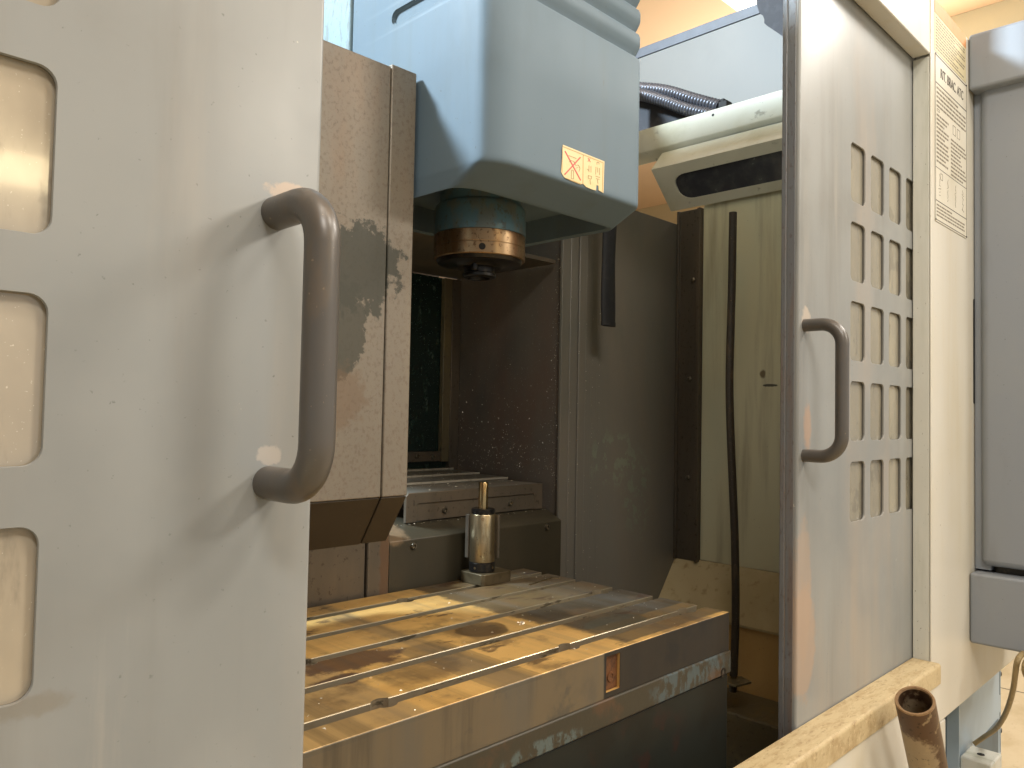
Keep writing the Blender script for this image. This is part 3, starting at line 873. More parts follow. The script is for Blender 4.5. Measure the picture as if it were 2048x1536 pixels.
def slot_cut(z, y0, y1, h):
    bm_ = bmesh.new(); pts = rrect(y0, y1, z - h / 2, z + h / 2, h * 0.49, 6)
    cx, cz = (y0 + y1) / 2, z
    loft(bm_, [[(CX0 - 0.01, p[0], p[1]) for p in pts], [(CX0 + 0.002, p[0], p[1]) for p in pts], [(CX0 + 0.007, cx + (p[0] - cx) * 0.97, cz + (p[1] - cz) * 0.72) for p in pts]])
    return bm_


cut(cov, [slot_cut(0.765, 1.005, 1.238, 0.030), slot_cut(0.83, 1.005, 1.238, 0.030)])
bv = cov.modifiers.new('bevel', 'BEVEL'); bv.width = 0.002; bv.segments = 2; bv.limit_method = 'ANGLE'; bv.angle_limit = rad(50)

# sticker on the front of the cover
ys = CYF - 0.0003
def SP(px, py, d=ys): v = onY(px, py, d); return (v.x, v.z)
poly = [(1125.5, 289.5), (1124.3, 298), (1124.5, 313), (1123.4, 322), (1121.8, 344), (1126.5, 352.5), (1131, 357), (1144, 362.5), (1161, 369), (1166, 367.5), (1172, 374), (1184, 379), (1191.5, 381), (1192.5, 370), (1196.5, 371.5), (1196.8, 380.5), (1206.5, 386), (1208.5, 323)]
bm = bmesh.new(); prism(bm, [SP(*p) for p in poly], 'Y', ys - 0.0006, ys)
st = finish('warning_sticker', bm, 'sticker', sp, smooth=False)
st['label'] = 'yellowed torn sticker with a red cross through a tool drawing'
y2 = ys - 0.0007


def stroke(bm, a, b, wpx, y=y2):
    a = Vector(a); b = Vector(b); d = (b - a).normalized(); n = Vector((-d.y, d.x)) * (wpx / 2)
    prism(bm, [SP(*(a - n), y), SP(*(b - n), y), SP(*(b + n), y), SP(*(a + n), y)], 'Y', y - 0.0003, y)


bm = bmesh.new(); stroke(bm, (1130, 302), (1161.5, 361), 2.0); finish('red_cross_stroke', bm, 'redink', st, smooth=False)
bm = bmesh.new(); stroke(bm, (1129.5, 349), (1161, 314.5), 2.2, y2 - 0.0002); finish('red_cross_stroke', bm, 'redink', st, smooth=False)
bm = bmesh.new(); stroke(bm, (1176, 316), (1180.8, 324), 0.9); stroke(bm, (1175.8, 323), (1180.5, 316.5), 0.9, y2 - 0.0001); finish('small_red_cross', bm, 'redink', st, smooth=False)
bm = bmesh.new()
stroke(bm, (1126, 293), (1206.5, 325.5), 0.8); stroke(bm, (1166.5, 310), (1165.8, 368), 0.8); stroke(bm, (1206.3, 326), (1204.8, 383), 0.8); stroke(bm, (1131, 356), (1163, 368), 0.7); stroke(bm, (1124.8, 296), (1124.2, 345), 0.6)
finish('sticker_border', bm, 'stickeredge', st, smooth=False)
bm = bmesh.new()
for (a, b) in (((1143, 340), (1142.5, 357)), ((1147, 341), (1147, 358)), ((1143, 340), (1147, 341)), ((1142.5, 357), (1147, 358)), ((1137, 311), (1153, 317)), ((1138, 324), (1142, 321)), ((1142, 321), (1148, 323)), ((1148, 323), (1151, 330)), ((1151, 331), (1157, 330)), ((1157, 330), (1160, 337)), ((1160, 337), (1158, 343)), ((1152, 336), (1156, 335)),
               ((1178, 331), (1178, 344)), ((1174, 338), (1178, 341)), ((1182, 332), (1182, 345)), ((1176.5, 351), (1183, 352.5)), ((1176.5, 357), (1183, 358)), ((1176.5, 351), (1176.5, 357)), ((1183, 352.5), (1183, 358)), ((1180, 359), (1181, 369)),
               ((1194, 324), (1198, 325)), ((1198, 325), (1198, 329)), ((1194, 324), (1194, 329)), ((1192, 334), (1191.5, 349)), ((1199, 336), (1199, 350)), ((1195.5, 335), (1195.5, 345)), ((1191, 352), (1200, 355)), ((1192, 357), (1199, 359)), ((1195, 359), (1196, 368))):
    stroke(bm, a, b, 0.8)
finish('sticker_drawing', bm, 'brownink', st, smooth=False)

# spindle nose, ring, taper
SY = 1.20; SX = onY(960, 470, SY).x
bm = bmesh.new(); lathe(bm, (SX, SY, 0), [(0.086, 0.4515), (0.086, 0.430), (0.091, 0.427), (0.095, 0.421), (0.096, 0.412), (0.096, 0.3655)], 64); finish('spindle_nose', bm, 'nose', sp)
bm = bmesh.new(); lathe(bm, (SX, SY, 0), [(0.093, 0.3653), (0.0953, 0.3645), (0.0953, 0.3405), (0.0947, 0.3397), (0.0947, 0.3390)], 64); lathe(bm, (SX, SY, 0), [(0.0942, 0.3389), (0.0952, 0.3383), (0.0952, 0.3165), (0.0935, 0.3150), (0.060, 0.3150)], 64)
ring = finish('nose_ring', bm, 'bronze', sp)
ang0 = math.atan2(-SY, -SX) + 0.05
hx, hy = SX + 0.0952 * math.cos(ang0), SY + 0.0952 * math.sin(ang0)
bm = bmesh.new(); lathe(bm, (hx, hy, 0.3275), [(0.0068, -0.003), (0.0068, 0.0006)], 16, (math.cos(ang0), math.sin(ang0), 0)); finish('coolant_hole', bm, 'black', ring)
bm = bmesh.new(); lathe(bm, (SX, SY, 0), [(0.091, 0.3162), (0.087, 0.308), (0.052, 0.305), (0.046, 0.300)], 48); finish('nose_face', bm, 'darksteel', sp)
bm = bmesh.new(); lathe(bm, (SX, SY, 0), [(0.032, 0.3045), (0.032, 0.290), (0.035, 0.288), (0.035, 0.282), (0.029, 0.279), (0.024, 0.279), (0.020, 0.298)], 40); finish('spindle_taper', bm, 'darksteel', sp)
for a in (0.6, 0.6 + PI):
    bm = bmesh.new(); lathe(bm, (SX + 0.043 * math.cos(a), SY + 0.043 * math.sin(a), 0), [(0.007, 0.3055), (0.007, 0.291), (0.005, 0.289)], 12); finish('drive_key', bm, 'darksteel', sp)

# ------------------------------------------------------------------ machine column behind the head
cl = thing('machine_column', 'pale blue cast column with coarse paint behind the spindle head', 'machine column', (1.1, 1.7, 0.47))
boxo('column_casting', 0.893, 1.50, 1.376, 2.3, 0.475, 1.6, 'column', cl, 0.006)
boxo('column_foot', 0.80, 1.80, 1.60, 2.06, 0.462, 0.474, 'steelplate', cl, 0)

# ------------------------------------------------------------------ tool changer guard (rust brown box)
gd = thing('tool_changer_guard', 'rust brown sheet steel tool changer guard left of the blue spindle head', 'guard', (0.4, 1.25, -0.24))


def guard_panel(x0, x1, yf, ztop, zlow):
    bm = bmesh.new()
    pts = [(yf, -0.1545), (yf + 0.012, -0.1550), (yf + 0.36, -0.1550), (yf + 0.36, ztop - 0.010), (yf + 0.012, ztop - 0.0), (yf + 0.001, ztop - 0.001)]
    prism(bm, pts, 'X', x0, x1)
    finish('guard_panel', bm, 'rustbox', gd, 0.002)
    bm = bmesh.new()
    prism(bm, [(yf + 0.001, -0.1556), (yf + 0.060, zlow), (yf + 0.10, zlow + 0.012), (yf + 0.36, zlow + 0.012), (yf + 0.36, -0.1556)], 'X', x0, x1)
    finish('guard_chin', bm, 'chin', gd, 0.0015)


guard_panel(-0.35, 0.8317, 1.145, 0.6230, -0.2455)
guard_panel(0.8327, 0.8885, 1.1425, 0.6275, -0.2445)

# ================================================================== work table
TZ, TX0, TX1, TY0, TY1 = -0.440, -0.35, 1.620, 0.900, 1.544
tb = thing('work_table', 'oil stained cast iron machining table with five T-slots', 'machine table', (0.7, 1.22, -0.95))
slots = [0.972, 1.0945, 1.217, 1.3395, 1.462]
SWD = 0.0115
pts = [(TY0, -0.524), (TY0, TZ - 0.0015), (TY0 + 0.0015, TZ)]
for s in slots:
    pts += [(s - SWD - 0.001, TZ), (s - SWD, TZ - 0.001), (s - SWD, TZ - 0.022), (s - 0.020, TZ - 0.022), (s - 0.020, TZ - 0.038), (s + 0.020, TZ - 0.038), (s + 0.020, TZ - 0.022), (s + SWD, TZ - 0.022), (s + SWD, TZ - 0.001), (s + SWD + 0.001, TZ)]
pts += [(TY1 - 0.0015, TZ), (TY1, TZ - 0.0015), (TY1, -0.524)]
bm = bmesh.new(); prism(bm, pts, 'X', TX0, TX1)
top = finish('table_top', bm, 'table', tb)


def cyl_cut(x, y, r, z0, z1):
    b_ = bmesh.new(); lathe(b_, (x, y, 0), [(r, z0), (r, z1)], 20); return b_


cut(top, [cyl_cut(x, y, 0.0205, -0.470, -0.40) for (x, y) in ((0.722, 0.972), (1.150, 0.972), (1.560, 0.972), (1.556, 1.217), (1.560, 1.462), (1.139, 1.462), (0.735, 1.217))])
b_ = bmesh.new(); box(b_, 1.172, 1.214, 0.88, 0.908, -0.514, -0.448)
cut(top, [b_])
top.data.materials.append(M['slotwall'])
for p_ in top.data.polygons:                 # slot flanks and edges are ground bright by use
    c_ = p_.center
    if c_.z > TZ + ZC - 0.0225 and abs(p_.normal.y) > 0.4 and TY0 + 0.004 < c_.y < TY1 - 0.004: p_.material_index = 1
boxo('rusty_pocket', 1.173, 1.213, 0.9065, 0.9085, -0.513, -0.449, 'rustpocket', tb, 0)
bm = bmesh.new(); lathe(bm, (1.193, 0.9062, -0.490), [(0.0095, 0), (0.0095, 0.0015), (0.0065, 0.0015), (0.0060, 0.0002)], 16, (0, -1, 0)); finish('threaded_hole', bm, 'rustpocket', tb)
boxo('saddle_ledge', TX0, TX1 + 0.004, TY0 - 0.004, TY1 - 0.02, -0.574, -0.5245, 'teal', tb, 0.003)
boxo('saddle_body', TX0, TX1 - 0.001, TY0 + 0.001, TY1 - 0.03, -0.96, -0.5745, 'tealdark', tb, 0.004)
bm = bmesh.new(); lathe(bm, (1.589, TY0 - 0.004, -0.566), [(0.010, -0.001), (0.010, 0.001), (0.006, 0.001), (0.0055, -0.0005)], 16, (0, -1, 0)); finish('ledge_hole', bm, 'darksteel', tb)
# shallow triangular recess cut for a stop near the far slot
bm = bmesh.new()
a_, b2, c_ = onZ(1057, 1171, TZ), onZ(1104, 1156, TZ), onZ(1120, 1157, TZ)
for (p, q) in ((a_, b2), (b2, c_)):
    d = (q - p).normalized(); n = Vector((-d.y, d.x, 0)) * 0.0022
    vs = [(v.x, v.y) for v in (p - n, q - n, q + n, p + n)]
    prism(bm, vs, 'Z', TZ - 0.001, TZ + 0.0022)
finish('stop_rail', bm, 'barrel', tb, smooth=False)

# ------------------------------------------------------------------ fixture on the table
fx = thing('setting_gauge', 'steel cylindrical tool setting gauge with brass rod on a square block', 'tool gauge', (1.42, 1.49, TZ))
bm = bmesh.new()
prism(bm, [(1.378, 1.446), (1.371, 1.453), (1.371, 1.530), (1.378, 1.537), (1.470, 1.537), (1.477, 1.530), (1.477, 1.453), (1.470, 1.446)], 'Z', TZ + 0.0003, TZ + 0.028)
finish('base_block', bm, 'brownblock', fx, 0.0015)
ray_c = onY(963.5, 1143, 1.492)
GX, GY = ray_c.x, 1.492
h0 = TZ + 0.028
bm = bmesh.new(); lathe(bm, (GX, GY, h0), [(0.031, 0), (0.0335, 0.002), (0.0335, 0.024), (0.031, 0.026)], 40); bring = finish('bottom_ring', bm, 'darksteel', fx)
for a in (-1.35, -2.9):
    bm = bmesh.new(); lathe(bm, (GX + 0.0335 * math.cos(a), GY + 0.0335 * math.sin(a), h0 + 0.012), [(0.0032, -0.001), (0.0032, 0.0006), (0.0015, 0.0006)], 10, (math.cos(a), math.sin(a), 0)); finish('grub_screw', bm, 'barrel', bring)
bm = bmesh.new(); lathe(bm, (GX, GY, h0), [(0.0325, 0.0262), (0.0330, 0.028), (0.0330, 0.146), (0.0318, 0.148)], 48); bar_ = finish('gauge_barrel', bm, 'barrel', fx)
aa = math.atan2(-GY, -GX)
bm = bmesh.new(); lathe(bm, (GX + 0.033 * math.cos(aa), GY + 0.033 * math.sin(aa), h0 + 0.138), [(0.0035, -0.002), (0.0035, 0.0006), (0.002, 0.0006), (0.002, -0.0004)], 12, (math.cos(aa), math.sin(aa), 0)); finish('barrel_screw', bm, 'bronze', bar_)
bm = bmesh.new(); lathe(bm, (GX, GY, h0), [(0.029, 0.1482), (0.0305, 0.150), (0.0305, 0.160), (0.028, 0.162), (0.013, 0.162)], 40); finish('top_collar', bm, 'darksteel', fx)
bm = bmesh.new(); lathe(bm, (GX, GY, h0), [(0.0125, 0.158), (0.0125, 0.2285), (0.0115, 0.230)], 28); finish('gauge_rod', bm, 'brass', fx)
for s in (-1, 1):
    px_ = RT.x * s * 0.0385; py_ = RT.y * s * 0.0385
    c0 = Vector((GX + px_, GY + py_, 0))
    bm = bmesh.new(); box(bm, c0.x - 0.0035, c0.x + 0.0035, c0.y - 0.006, c0.y + 0.006, h0 + 0.034, h0 + 0.146)
    finish('side_rail', bm, 'steelplate', fx, 0.001)

# ================================================================== bed behind the table: bench, way cover, recess
bn = thing('way_bench', 'grey steel bench front with socket screws behind the table', 'machine bench', (1.4, 1.7, -0.95))
bm = bmesh.new()
prism(bm, [(1.560, -0.95), (1.560, -0.322), (1.563, -0.319), (1.625, -0.292), (2.05, -0.292), (2.05, -0.95)], 'X', 1.164, 1.800)
finish('bench_plate', bm, 'bench', bn, 0.0015)
for (px, py) in ((826, 1092), (1093, 1054)):
    screw(bn, onY(px, py, 1.560), (0, -1, 0), 0.0085, 0.007)
boxo('bench_side_plate', 1.098, 1.161, 1.556, 1.60, -0.95, -0.20, 'steelplate', bn, 0.004)
boxo('bench_end_plate', 0.30, 1.094, 1.562, 1.60, -0.95, -0.20, 'steelplate', bn, 0.002)

wc = thing('telescopic_way_cover', 'telescopic steel way cover of stepped plates strewn with chips', 'way cover', (1.5, 1.8, -0.29))
wx0, wx1 = 1.258, 1.779
bm = bmesh.new()
fy = 1.620
# end plate: an inner sheet with a proud frame on three sides
box(bm, wx0 + 0.02, wx1 - 0.02, fy + 0.004, fy + 0.012, -0.289, -0.24)
finish('end_plate', bm, 'steelplate', wc, 0.001)
bm = bmesh.new()
pts = [(wx0, -0.291), (wx0, -0.222), (wx0 + 0.008, -0.214), (wx1, -0.214), (wx1, -0.291), (wx1 - 0.035, -0.291), (wx1 - 0.035, -0.249), (wx1 - 0.040, -0.243), (wx0 + 0.040, -0.243), (wx0 + 0.034, -0.249), (wx0 + 0.034, -0.291)]
prism(bm, pts, 'Y', fy, fy + 0.011)
finish('end_frame', bm, 'steelplate', wc, 0.0012)
for (px, py) in ((889, 1020), (1020, 1006)):
    screw(wc, onY(px, py, fy + 0.004), (0, -1, 0), 0.0085, 0.006)
yl = [fy + 0.001, 1.770, 1.905, 2.041, 2.085, 2.13, 2.2]
zl = [-0.2145, -0.205, -0.199, -0.193, -0.187, -0.181]
for i in range(5):
    bm = bmesh.new()
    y0 = yl[i] + (0.011 if i == 0 else 0)
    prism(bm, [(y0, zl[i] - 0.013), (y0, zl[i] - 0.002), (y0 + 0.002, zl[i]), (yl[i + 1] + 0.03, zl[i]), (yl[i + 1] + 0.03, zl[i] - 0.013)], 'X', wx0 + 0.01, wx1 - 0.004 + i * 0.003)
    cpl = finish('cover_plate', bm, 'waycover', wc)
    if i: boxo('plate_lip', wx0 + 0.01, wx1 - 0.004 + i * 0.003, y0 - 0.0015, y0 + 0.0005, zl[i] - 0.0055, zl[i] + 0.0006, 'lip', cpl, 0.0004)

rc = thing('bed_recess', 'dark oil stained recess walls flanking the way cover', 'machine wall', (1.8, 1.9, -0.95))
boxo('recess_wall', 1.812, 1.835, 1.582, 2.075, -0.95, 1.0, 'recess', rc, 0.001)
boxo('recess_edge_trim', 1.801, 1.838, 1.572, 1.5815, -0.95, 0.62, 'waycover', rc, 0.001)
boxo('back_wall', 0.20, 1.95, 2.34, 2.36, -0.95, 1.3, 'recess', rc, 0)
bw = thing('rear_window', 'dark green rear window with bolted steel frame deep in the recess', 'window', (1.6, 2.08, -0.17))
boxo('window_glass', 1.20, 1.811, 2.0718, 2.078, -0.21, 0.4605, 'backglass', bw, 0)
boxo('frame_bar', 1.30, 1.7385, 2.055, 2.0715, -0.170, -0.136, 'steelplate', bw, 0.002)
boxo('frame_post', 1.739, 1.772, 2.052, 2.0715, -0.172, 0.459, 'trough', bw, 0.002)
boxo('frame_post', 1.7725, 1.8115, 2.050, 2.0715, -0.20, 0.459, 'steelplate', bw, 0.002)
for (px, py) in ((834, 912), (866, 914)):
    screw(bw, onY(px, py, 2.055), (0, -1, 0), 0.009, 0.006)

# sliding panels closing the back of the work space
bp = thing('sliding_back_cover', 'dark steel back cover of overlapping vertical sliding panels', 'way cover', (2.1, 1.6, -0.95))
xe = [onY(p, 1100, 1.58).x for p in (1128, 1144, 1159, 1172, 1186)]
for i in range(4):
    bm = bmesh.new(); y0 = 1.566 + (0.004, 0.0, 0.003, 0.007)[i]
    box(bm, xe[i] + 0.001, xe[i + 1] - 0.001, y0, 1.600, -0.95, 0.60)
    finish('cover_panel', bm, 'waycover', bp, 0.002)
bm = bmesh.new()
x1, x2 = xe[4], 2.4485
k1 = onY(1325, 1178, 1.58); k2 = onY(1351, 1128, 1.58)
prism(bm, [(x1, -0.95), (k1.x, -0.95), (k1.x, k1.z), (2.4485, k2.z), (2.4485, 0.70), (x1, 0.70)], 'Y', 1.578, 1.600)
big = finish('cover_panel', bm, 'waycover', bp, 0.001)
big['label'] = 'wide dark panel with greenish wiped streaks'
boxo('upper_cover', 1.84, 2.44, 1.80, 1.82, 0.20, 1.30, 'recess', bp, 0)

# ================================================================== right-hand inner wall
rw = thing('enclosure_side_wall', 'olive stained inner side wall with ivory beam and sand coloured apron', 'machine wall', (2.45, 1.2, -0.95))
XW = 2.450
boxo('wall_panel', XW, XW + 0.02, 0.86, 1.476, -0.505, 0.965, 'olive', rw, 0.001)
bm = bmesh.new()
prism(bm, [(XW - 0.020, 1.478), (XW - 0.020, 1.490), (XW - 0.006, 1.492), (XW - 0.006, 1.566), (XW - 0.016, 1.568), (XW - 0.016, 1.577), (XW + 0.02, 1.577), (XW + 0.02, 1.478)], 'Z', -0.512, 0.745)
post = finish('corner_post', bm, 'steelplate', rw, 0.001)
for (px, py) in ((1386, 560), (1379, 758), (1376, 955)):
    p = onX(px, py, XW - 0.006)
    bm = bmesh.new(); lathe(bm, p, [(0.0095, -0.001), (0.0095, 0.004), (0.006, 0.007)], 6, (-1, 0, 0)); finish('bolt', bm, 'bolt', post)
# apron below the wall: sloping upper sheet, near-vertical lower sheet
bm = bmesh.new(); prism(bm, [(XW + 0.02, -0.506), (XW, -0.506), (2.325, -0.664), (2.325, -0.672), (XW + 0.02, -0.53)], 'Y', 0.86, 1.577); finish('apron_sheet', bm, 'apron', rw, 0.001)
bm = bmesh.new(); prism(bm, [(2.335, -0.672), (2.300, -0.875), (2.31, -0.88), (2.36, -0.672)], 'Y', 0.86, 1.577); finish('lower_apron_sheet', bm, 'apronlow', rw, 0.001)
# drip trough
bm = bmesh.new(); prism(bm, [(2.30, -0.862), (2.175, -0.886), (2.170, -0.892), (2.170, -1.05), (2.18, -1.05), (2.30, -0.90)], 'Y', 0.86, 1.577); finish('trough_ledge', bm, 'trough', rw, 0.003)
boxo('chip_tray', 0.9, 2.30, 0.842, 1.56, -1.07, -1.05, 'trough', rw, 0)
boxo('tray_front', -1.0, 2.30, 0.801, 0.842, -1.42, -0.78, 'trough', rw, 0)
# beam carrying the lamp
bz = [onX(1287, 262, XW).z, onX(1287, 308, XW).z]
bm = bmesh.new(); prism(bm, [(XW - 0.012, bz[1] + 0.006), (XW - 0.010, bz[1]), (XW + 0.03, bz[1] - 0.03), (XW + 0.03, bz[0]), (XW - 0.012, bz[0])], 'Y', 0.86, 2.0); beam = finish('lamp_beam', bm, 'ivory', rw, 0.002)
p = onX(1426, 230, XW - 0.012)
bm = bmesh.new(); lathe(bm, p, [(0.005, -0.001), (0.005, 0.0006)], 12, (-1, 0, 0)); finish('beam_hole', bm, 'black', beam)

# guard sheet above the beam
ug = thing('upper_guard', 'off white upper guard sheet with grey folded lip above the beam', 'guard', (2.55, 1.4, 1.1))
XG = 2.56
g0, g1 = onX(1291, 112, XG).z, onX(1291, 93, XG).z
boxo('guard_sheet', XG, XG + 0.003, 0.86, 2.2, onX(1464, 215, XG).z, g0, 'whitepanel', ug, 0)
boxo('guard_lip', XG - 0.004, XG + 0.012, 0.86, 2.2, g0, g1, 'greylip', ug, 0.002)
z_ = onX(1500, 196, XG).z
boxo('guard_seam', XG - 0.003, XG - 0.0002, 0.86, 1.42, z_ - 0.012, z_ - 0.008, 'ink', ug, 0)
# dark sheet filling the gap between conduits and beam
tr = thing('conduit_backing', 'dark sheet under the conduits behind the ivory beam', 'cable tray', (2.52, 1.7, 1.0))
bm = bmesh.new(); prism(bm, [(lambda v: (v.y, v.z))(onX(a, b, 2.548)) for a, b in ((1270, 172), (1330, 186), (1385, 203), (1446, 216), (1446, 262), (1270, 330))], 'X', 2.546, 2.550); finish('backing_sheet', bm, 'flap', tr, smooth=False)
boxo('backing_floor', 2.485, 2.545, 1.36, 2.1, 1.020, 1.026, 'flap', tr, 0)

# torn rubber flap hanging over the guard by the door
pl_ = [(1510, -25), (1516, 12), (1521, 28), (1528, 33), (1531, 41), (1530.5, 48), (1535, 52), (1575, 79), (1585, 80), (1585, -40), (1512, -40)]
bm = bmesh.new(); prism(bm, [(lambda v: (v.y, v.z))(onX(a, b, 2.47)) for a, b in pl_], 'X', 2.462, 2.470)
tag(finish('rubber_flap', bm, 'flap'), 'torn dark rubber flap hanging over the white guard beside the door', 'rubber flap')

# lamp housing under the beam
lp = thing('work_lamp', 'ivory work lamp housing with dark oval glass under the beam', 'lamp', (2.42, 1.3, 0.8))
Ye = 1.6535
A = Vector((XW - 0.002, bz[1] - 0.016)); Bv = Vector((2.378, 0.903)); D = Vector((2.46, 0.93))
q_ = onX(1342, 423, 2.437); Cv = Vector((q_.x, q_.z)); CE = q_.y
y0_, y1_ = 0.90, Ye
def LP(u, v, y): return (u, y, v)
bm = bmesh.new()
loft(bm, [[LP(A.x, A.y, y0_), LP(Bv.x, Bv.y, y0_)], [LP(A.x, A.y, y1_), LP(Bv.x, Bv.y, y1_)]], close=False)
# slanted face with the long rounded opening
def onface(s, y):                    # the far end runs a little short towards the lower edge
    q = Bv + (Cv - Bv) * s; return (q.x, y0_ + (y - y0_) * (1 - (1 - (CE - y0_) / (Ye - y0_)) * s), q.y)
inner = []
for cs, cy, a in ((0.58, 1.535, 0), (0.46, 1.535, 90), (0.46, 1.0, 180), (0.58, 1.0, 270)):
    for k in range(7):
        th_ = rad(a + 15 * k)
        inner.append((cs + 0.22 * math.cos(th_), cy + 0.050 * math.sin(th_)))
cor = [(1.0, y1_), (0.0, y1_), (0.0, y0_), (1.0, y0_)]
outer = []
for q in range(4):
    for k in range(7):
        s_, y_ = inner[q * 7 + k]; s2 = k / 6; C = cor[q]
        e0 = ((C[0], y_), (s_, C[1]), (C[0], y_), (s_, C[1]))[q]
        e1 = ((s_, C[1]), (C[0], y_), (s_, C[1]), (C[0], y_))[q]
        if s2 < 0.5: outer.append((e0[0] + (C[0] - e0[0]) * s2 * 2, e0[1] + (C[1] - e0[1]) * s2 * 2))
        else: outer.append((C[0] + (e1[0] - C[0]) * (s2 - 0.5) * 2, C[1] + (e1[1] - C[1]) * (s2 - 0.5) * 2))
nrm = Vector(((Cv - Bv).y, 0, -(Cv - Bv).x)).normalized()      # outward (down and to the left)
if nrm.x > 0: nrm = -nrm
def deep(p, d): return tuple(Vector(p) - nrm * d)
loft(bm, [[onface(*p) for p in outer], [onface(*p) for p in inner], [deep(onface(*p), 0.008) for p in inner]], caps=False)
for yy in (y0_, y1_):
    ye_ = yy if yy == y0_ else CE
    va, vb, vc, vd = [bm.verts.new(p_) for p_ in (LP(A.x, A.y, yy), LP(Bv.x, Bv.y, yy), LP(Cv.x, Cv.y, ye_), LP(D.x, D.y, yy))]
    bm.faces.new((va, vb, vc)); bm.faces.new((va, vc, vd))
bmesh.ops.remove_doubles(bm, verts=bm.verts, dist=1e-5)
finish('lamp_housing', bm, 'ivory', lp)
bm = bmesh.new()
loft(bm, [[deep(onface(s, y), 0.006) for s, y in ((0.12, 0.93), (0.88, 0.93), (0.88, 1.61), (0.12, 1.61))], [deep(onface(s, y), 0.009) for s, y in ((0.12, 0.93), (0.88, 0.93), (0.88, 1.61), (0.12, 1.61))]])
finish('lamp_glass', bm, 'lampglass', lp, smooth=False)

# ------------------------------------------------------------------ hoses
def conduit(name, label, pts, r, group=None):
    path = catmull(pts, 22)
    L = [0]
    for a, b in zip(path, path[1:]): L.append(L[-1] + (b - a).length)
    tot = L[-1]; pitch = r * 0.56; n = int(tot / (pitch / 4)); out, rs = [], []
    j = 0
    for i in range(n + 1):
        s = tot * i / n
        while j < len(L) - 2 and L[j + 1] < s: j += 1
        t = (s - L[j]) / max(1e-9, L[j + 1] - L[j]); out.append(path[j].lerp(path[j + 1], t))
        rs.append(r * (1.0, 0.92, 0.78, 0.92)[i % 4])
    bm = bmesh.new(); tube(bm, out, rs, 14)
    return tag(finish(name, bm, 'conduit', ang=80), label, 'conduit', group)


CXP = 2.505
conduit('corrugated_conduit', 'upper dark corrugated conduit with the black clamp at its end', [onX(a, b, CXP + 0.01) for a, b in ((1240, 176), (1290, 178), (1335, 184), (1385, 199), (1440, 214))], 0.026, 'corrugated conduits')
conduit('corrugated_conduit', 'lower corrugated conduit with bright edges lying under the upper one', [onX(a, b, CXP - 0.012) for a, b in ((1240, 182), (1290, 191), (1330, 203), (1375, 219), (1440, 233))], 0.024, 'corrugated conduits')
cp = onX(1449, 208, CXP + 0.005)
ck = thing('conduit_clamp', 'black clamp gripping the conduit end on the ivory beam', 'clamp', (cp.x, cp.y, cp.z - 0.03))
boxo('clamp_body', cp.x - 0.02, cp.x + 0.02, cp.y - 0.020, cp.y + 0.014, cp.z - 0.035, cp.z + 0.006, 'black', ck, 0.003)
boxo('clamp_lug', cp.x - 0.012, cp.x + 0.012, cp.y - 0.004, cp.y + 0.012, cp.z + 0.0065, cp.z + 0.018, 'black', ck, 0.003)

# flattened black sleeve hanging in front of the back panel
hp = thing('hanging_sleeve', 'flat black rubber sleeve hanging before the dark back panel', 'sleeve', (1.9, 1.46, 0.27))
bm = bmesh.new()
rings = []
for k in range(15):
    z = 0.272 + k * 0.05
    c = onY(1222 - 1.5 * math.sin(k * 0.5), 648, 1.46).x
    ww = 0.031 + 0.002 * math.sin(k * 1.1)
    rings.append([(c + ww * math.cos(a) * (1 if abs(math.cos(a)) < 0.5 else 1), 1.47 + 0.012 * math.sin(a), z) for a in [2 * PI * i / 18 for i in range(18)]])
loft(bm, rings)
finish('sleeve_body', bm, 'black', hp)
bm = bmesh.new(); c = onY(1222, 648, 1.46).x
loft(bm, [[(c + (0.0325) * math.cos(2 * PI * i / 18), 1.47 + 0.0135 * math.sin(2 * PI * i / 18), z) for i in range(18)] for z in (0.270, 0.282)])
finish('sleeve_hem', bm, 'black', hp)

# coolant hose on the side wall with its bracket
ch = thing('coolant_hose', 'grimy dark coolant hose running down the olive side wall', 'hose', (2.2, 1.21, -0.86))
pts = [onY(a, b, 1.21) for a, b in ((1466, 425), (1464, 560), (1462, 640), (1459, 760), (1461, 860), (1465, 960), (1469, 1060), (1471, 1160), (1471, 1250), (1468, 1330), (1467, 1352))]
bm = bmesh.new(); tube(bm, catmull(pts, 6), [0.0122] * 61, 14); finish('hose_body', bm, 'hose', ch)
p = onY(1466, 1356, 1.21)
bm = bmesh.new(); prism(bm, [(p.x - 0.055, p.y - 0.04), (p.x + 0.012, p.y - 0.055), (p.x + 0.035, p.y - 0.01), (p.x - 0.01, p.y + 0.04), (p.x - 0.045, p.y + 0.03)], 'Z', p.z - 0.006, p.z); finish('hose_bracket', bm, 'trough', ch, 0.001)
bm = bmesh.new(); tube(bm, [p + Vector((0, 0, -0.006)), p + Vector((0.0, 0, -0.04))], 0.012, 12); finish('hose_stub', bm, 'hose', ch)

